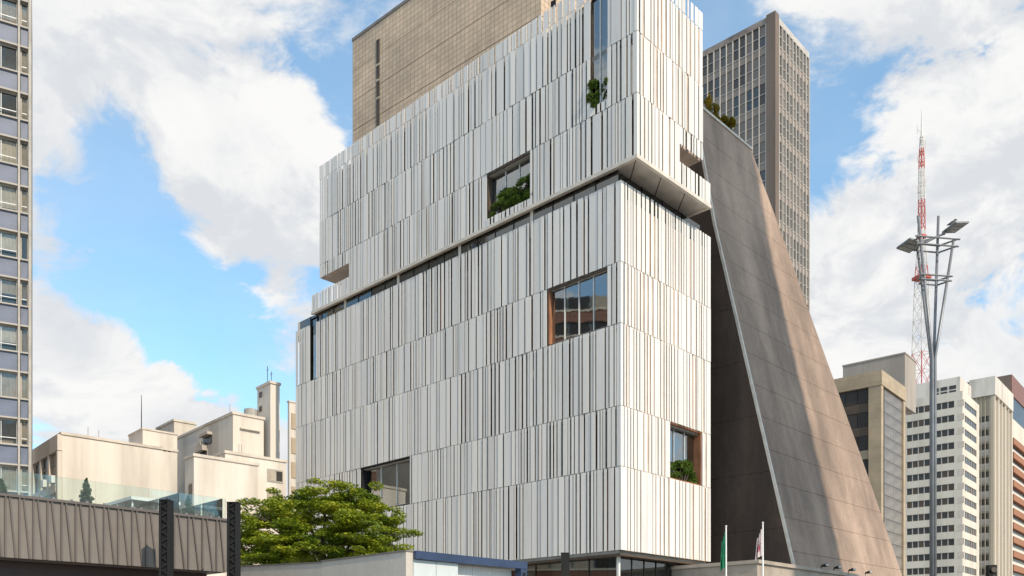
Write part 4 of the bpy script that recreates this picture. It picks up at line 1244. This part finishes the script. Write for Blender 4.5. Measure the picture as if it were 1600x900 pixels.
LW = N.empty('garden_wall', 'plain pale grey garden wall below the tree', 'wall')
yA, yB = ny + .05, N.y_at(.4, 372)
MB().hexa([(.35, yA, .14), (.6, yA, .14), (.6, yB, .14), (.35, yB, .14)], [(.35, yA, N.z(.35, yA, 879)), (.6, yA, N.z(.35, yA, 879)), (.6, yB, N.z(.35, yB, 886)), (.35, yB, N.z(.35, yB, 886))]).build('wall', 'wallgrey', LW)
za_, zb_ = N.z(.35, yA, 879), N.z(.35, yB, 886)
MB().hexa([(.32, yA, za_ + .002), (.63, yA, za_ + .002), (.63, yB, zb_ + .002), (.32, yB, zb_ + .002)], [(.32, yA, za_ + .04), (.63, yA, za_ + .04), (.63, yB, zb_ + .04), (.32, yB, zb_ + .04)]).build('coping', 'cap', LW)
# dark post in front of the glazed ground floor, and a dark signal head at the lower right
def dark_post(px0, px1, top, d, label, cat, name):
    cx = (px0 + px1) / 2; w = (px1 - px0) / F * d; hh = EYE + (HY - top) / F * d - .13
    e = empty(name, ((cx - HX) / F * d, d, .13), label, cat)
    return e, w, hh
e, w_, hh = dark_post(877, 889.5, 865, 40, 'square black post before the glazed ground floor', 'post', 'black_post')
MB().box(-w_ / 2, w_ / 2, -w_ / 2, w_ / 2, .02, hh).build('shaft', 'darkmetal', e)
MB().box(-w_ / 2 - .02, w_ / 2 + .02, -w_ / 2 - .02, w_ / 2 + .02, hh, hh + .03).build('cap_plate', 'darkmetal', e)
e, w_, hh = dark_post(1542.5, 1555, 883, 26, 'dark signal head poking up at the lower right edge', 'traffic light', 'traffic_light')
MB().tube([(0, 0, 0), (0, 0, hh - .8)], .06, 10).build('pole', 'darkmetal', e)
MB().box(-w_ / 2, w_ / 2, -.1, .1, hh - .8, hh).build('housing', 'darkmetal', e)
for k in range(3):
    MB().tube([(0, -.1, hh - .15 - k * .25), (0, -.16, hh - .15 - k * .25)], .08, 12).build('lens', 'brownmetal', e)

# ================================================================== the spreading tree
td = 37.0
tx = (505 - HX) / F * td
TE = empty('spreading_tree', (tx, td, .13), 'broad bright green tree with layered foliage in front of the white building', 'tree')
rt = random.Random(21)
def tp(px, py, dy=0.0):
    d = td + dy; return Vector(((px - HX) / F * d - tx, dy, EYE + (HY - py) / F * d - .13))
tr = MB()
root = tp(505, 935); fork = tp(508, 893)
tr.tube([(0, 0, 0), (.08, 0, root.z * .6), tuple(root), tuple(fork)], [.34, .26, .21, .17], 10)
pads = []
tips = [(395, 800, -1.5), (380, 835, -.3), (420, 860, -2.4), (380, 866, 1.2), (440, 795, .8), (470, 778, 1.8), (520, 772, .4), (505, 790, -1.8), (560, 780, -.6), (600, 783, 1.0), (625, 800, -.4), (640, 822, .6), (622, 845, -1.4),
        (585, 815, -2.2), (545, 808, -2.6), (455, 825, -2.6), (430, 838, -1.0), (480, 812, -.4), (560, 855, -2.3), (600, 862, -.6), (640, 850, 1.2), (450, 862, -1.4), (535, 840, 2.0), (410, 815, 2.0), (480, 850, -2.8), (405, 872, -2.0), (372, 852, -1.2), (540, 870, -2.2), (575, 872, -1.0)]
for (px, py, dy) in tips:
    px = 498 + (px - 498) * (.76 if px > 498 else .93)
    tip = tp(px, py + 4, dy); m1 = fork.lerp(tip, .45) + Vector((rt.uniform(-.2, .2), rt.uniform(-.2, .2), .25)); m2 = fork.lerp(tip, .78) + Vector((rt.uniform(-.15, .15), rt.uniform(-.15, .15), .12))
    tr.tube([tuple(fork), tuple(m1), tuple(m2), tuple(tip)], [.11, .065, .04, .015], 6)
    for s in range(13):
        q = tip + Vector((rt.gauss(0, .55), rt.gauss(0, .55), rt.gauss(0, .28)))
        pads.append((q.x, q.y, q.z, rt.uniform(.28, .62), rt.uniform(.28, .62), rt.uniform(.08, .24)))
        if s < 4: tr.tube([tuple(m2.lerp(tip, rt.random())), tuple((tip + q) / 2 + Vector((0, 0, .05))), tuple(q)], [.025, .016, .008], 4)
tr.build('trunk', 'bark', TE, smooth=True)
o = bpy.data.objects.new('crown', leaves_mesh('crown', pads, 80000, .14, 'leaf', 77, .5)); C.objects.link(o); o.parent = TE

# ================================================================== the other side of the avenue (behind and beside the viewpoint)
OT = G.empty('shadow_casting_tower', 'slender pale tower across the avenue, out of the picture, added to shade the sloping front', 'building', x=3.9, y=-68)  # unseen tower, sized and placed for the shadow it throws on the slope
ow, od, oh = 8.4, 10.0, 100.0
MB().hexa([(.1, .1, .14), (ow - .1, .1, .14), (ow - .1, od - .1, .14), (.1, od - .1, .14)], [(.1, .1, 98), (ow - .1, .1, 90), (ow - .1, od - .1, 90), (.1, od - .1, 98)]).build('core', 'creamwall', OT)
for j in range(26):
    z = 3 + j * 3.3
    piece('floor_band', 'offwhite', OT, 0, ow, 0, od, z, z + 1.2)
    for k in range(3):
        piece('window_pane', 'winglass', OT, .5 + k * 2.6, 2.7 + k * 2.6, od - .08, od - .03, z + 1.25, z + 3.2)
        piece('window_pane', 'winglass', OT, .03, .08, .6 + k * 3.1, 3.0 + k * 3.1, z + 1.25, z + 3.2)
BB = empty('banded_brick_building', (-82, 22, 0), 'red brick building with pale window bands, out of the picture to the left', 'building', rad(8))
MB().box(.2, 25, .2, 55, .1, 49).build('core', 'room', BB)
for j in range(14):
    z = .2 + j * 3.5
    piece('brick_band', 'brick', BB, 0, 25.3, 0, 55.3, z, z + 1.5)
    piece('sill_band', 'offwhite', BB, -.1, 25.4, -.1, 55.4, z + 1.502, z + 1.75)
    for k in range(18):
        piece('window_pane', rg.choice(['winglass', 'blind', 'winglass']), BB, 25.02, 25.12, .5 + k * 3.05, 3.2 + k * 3.05, z + 1.8, z + 3.45)
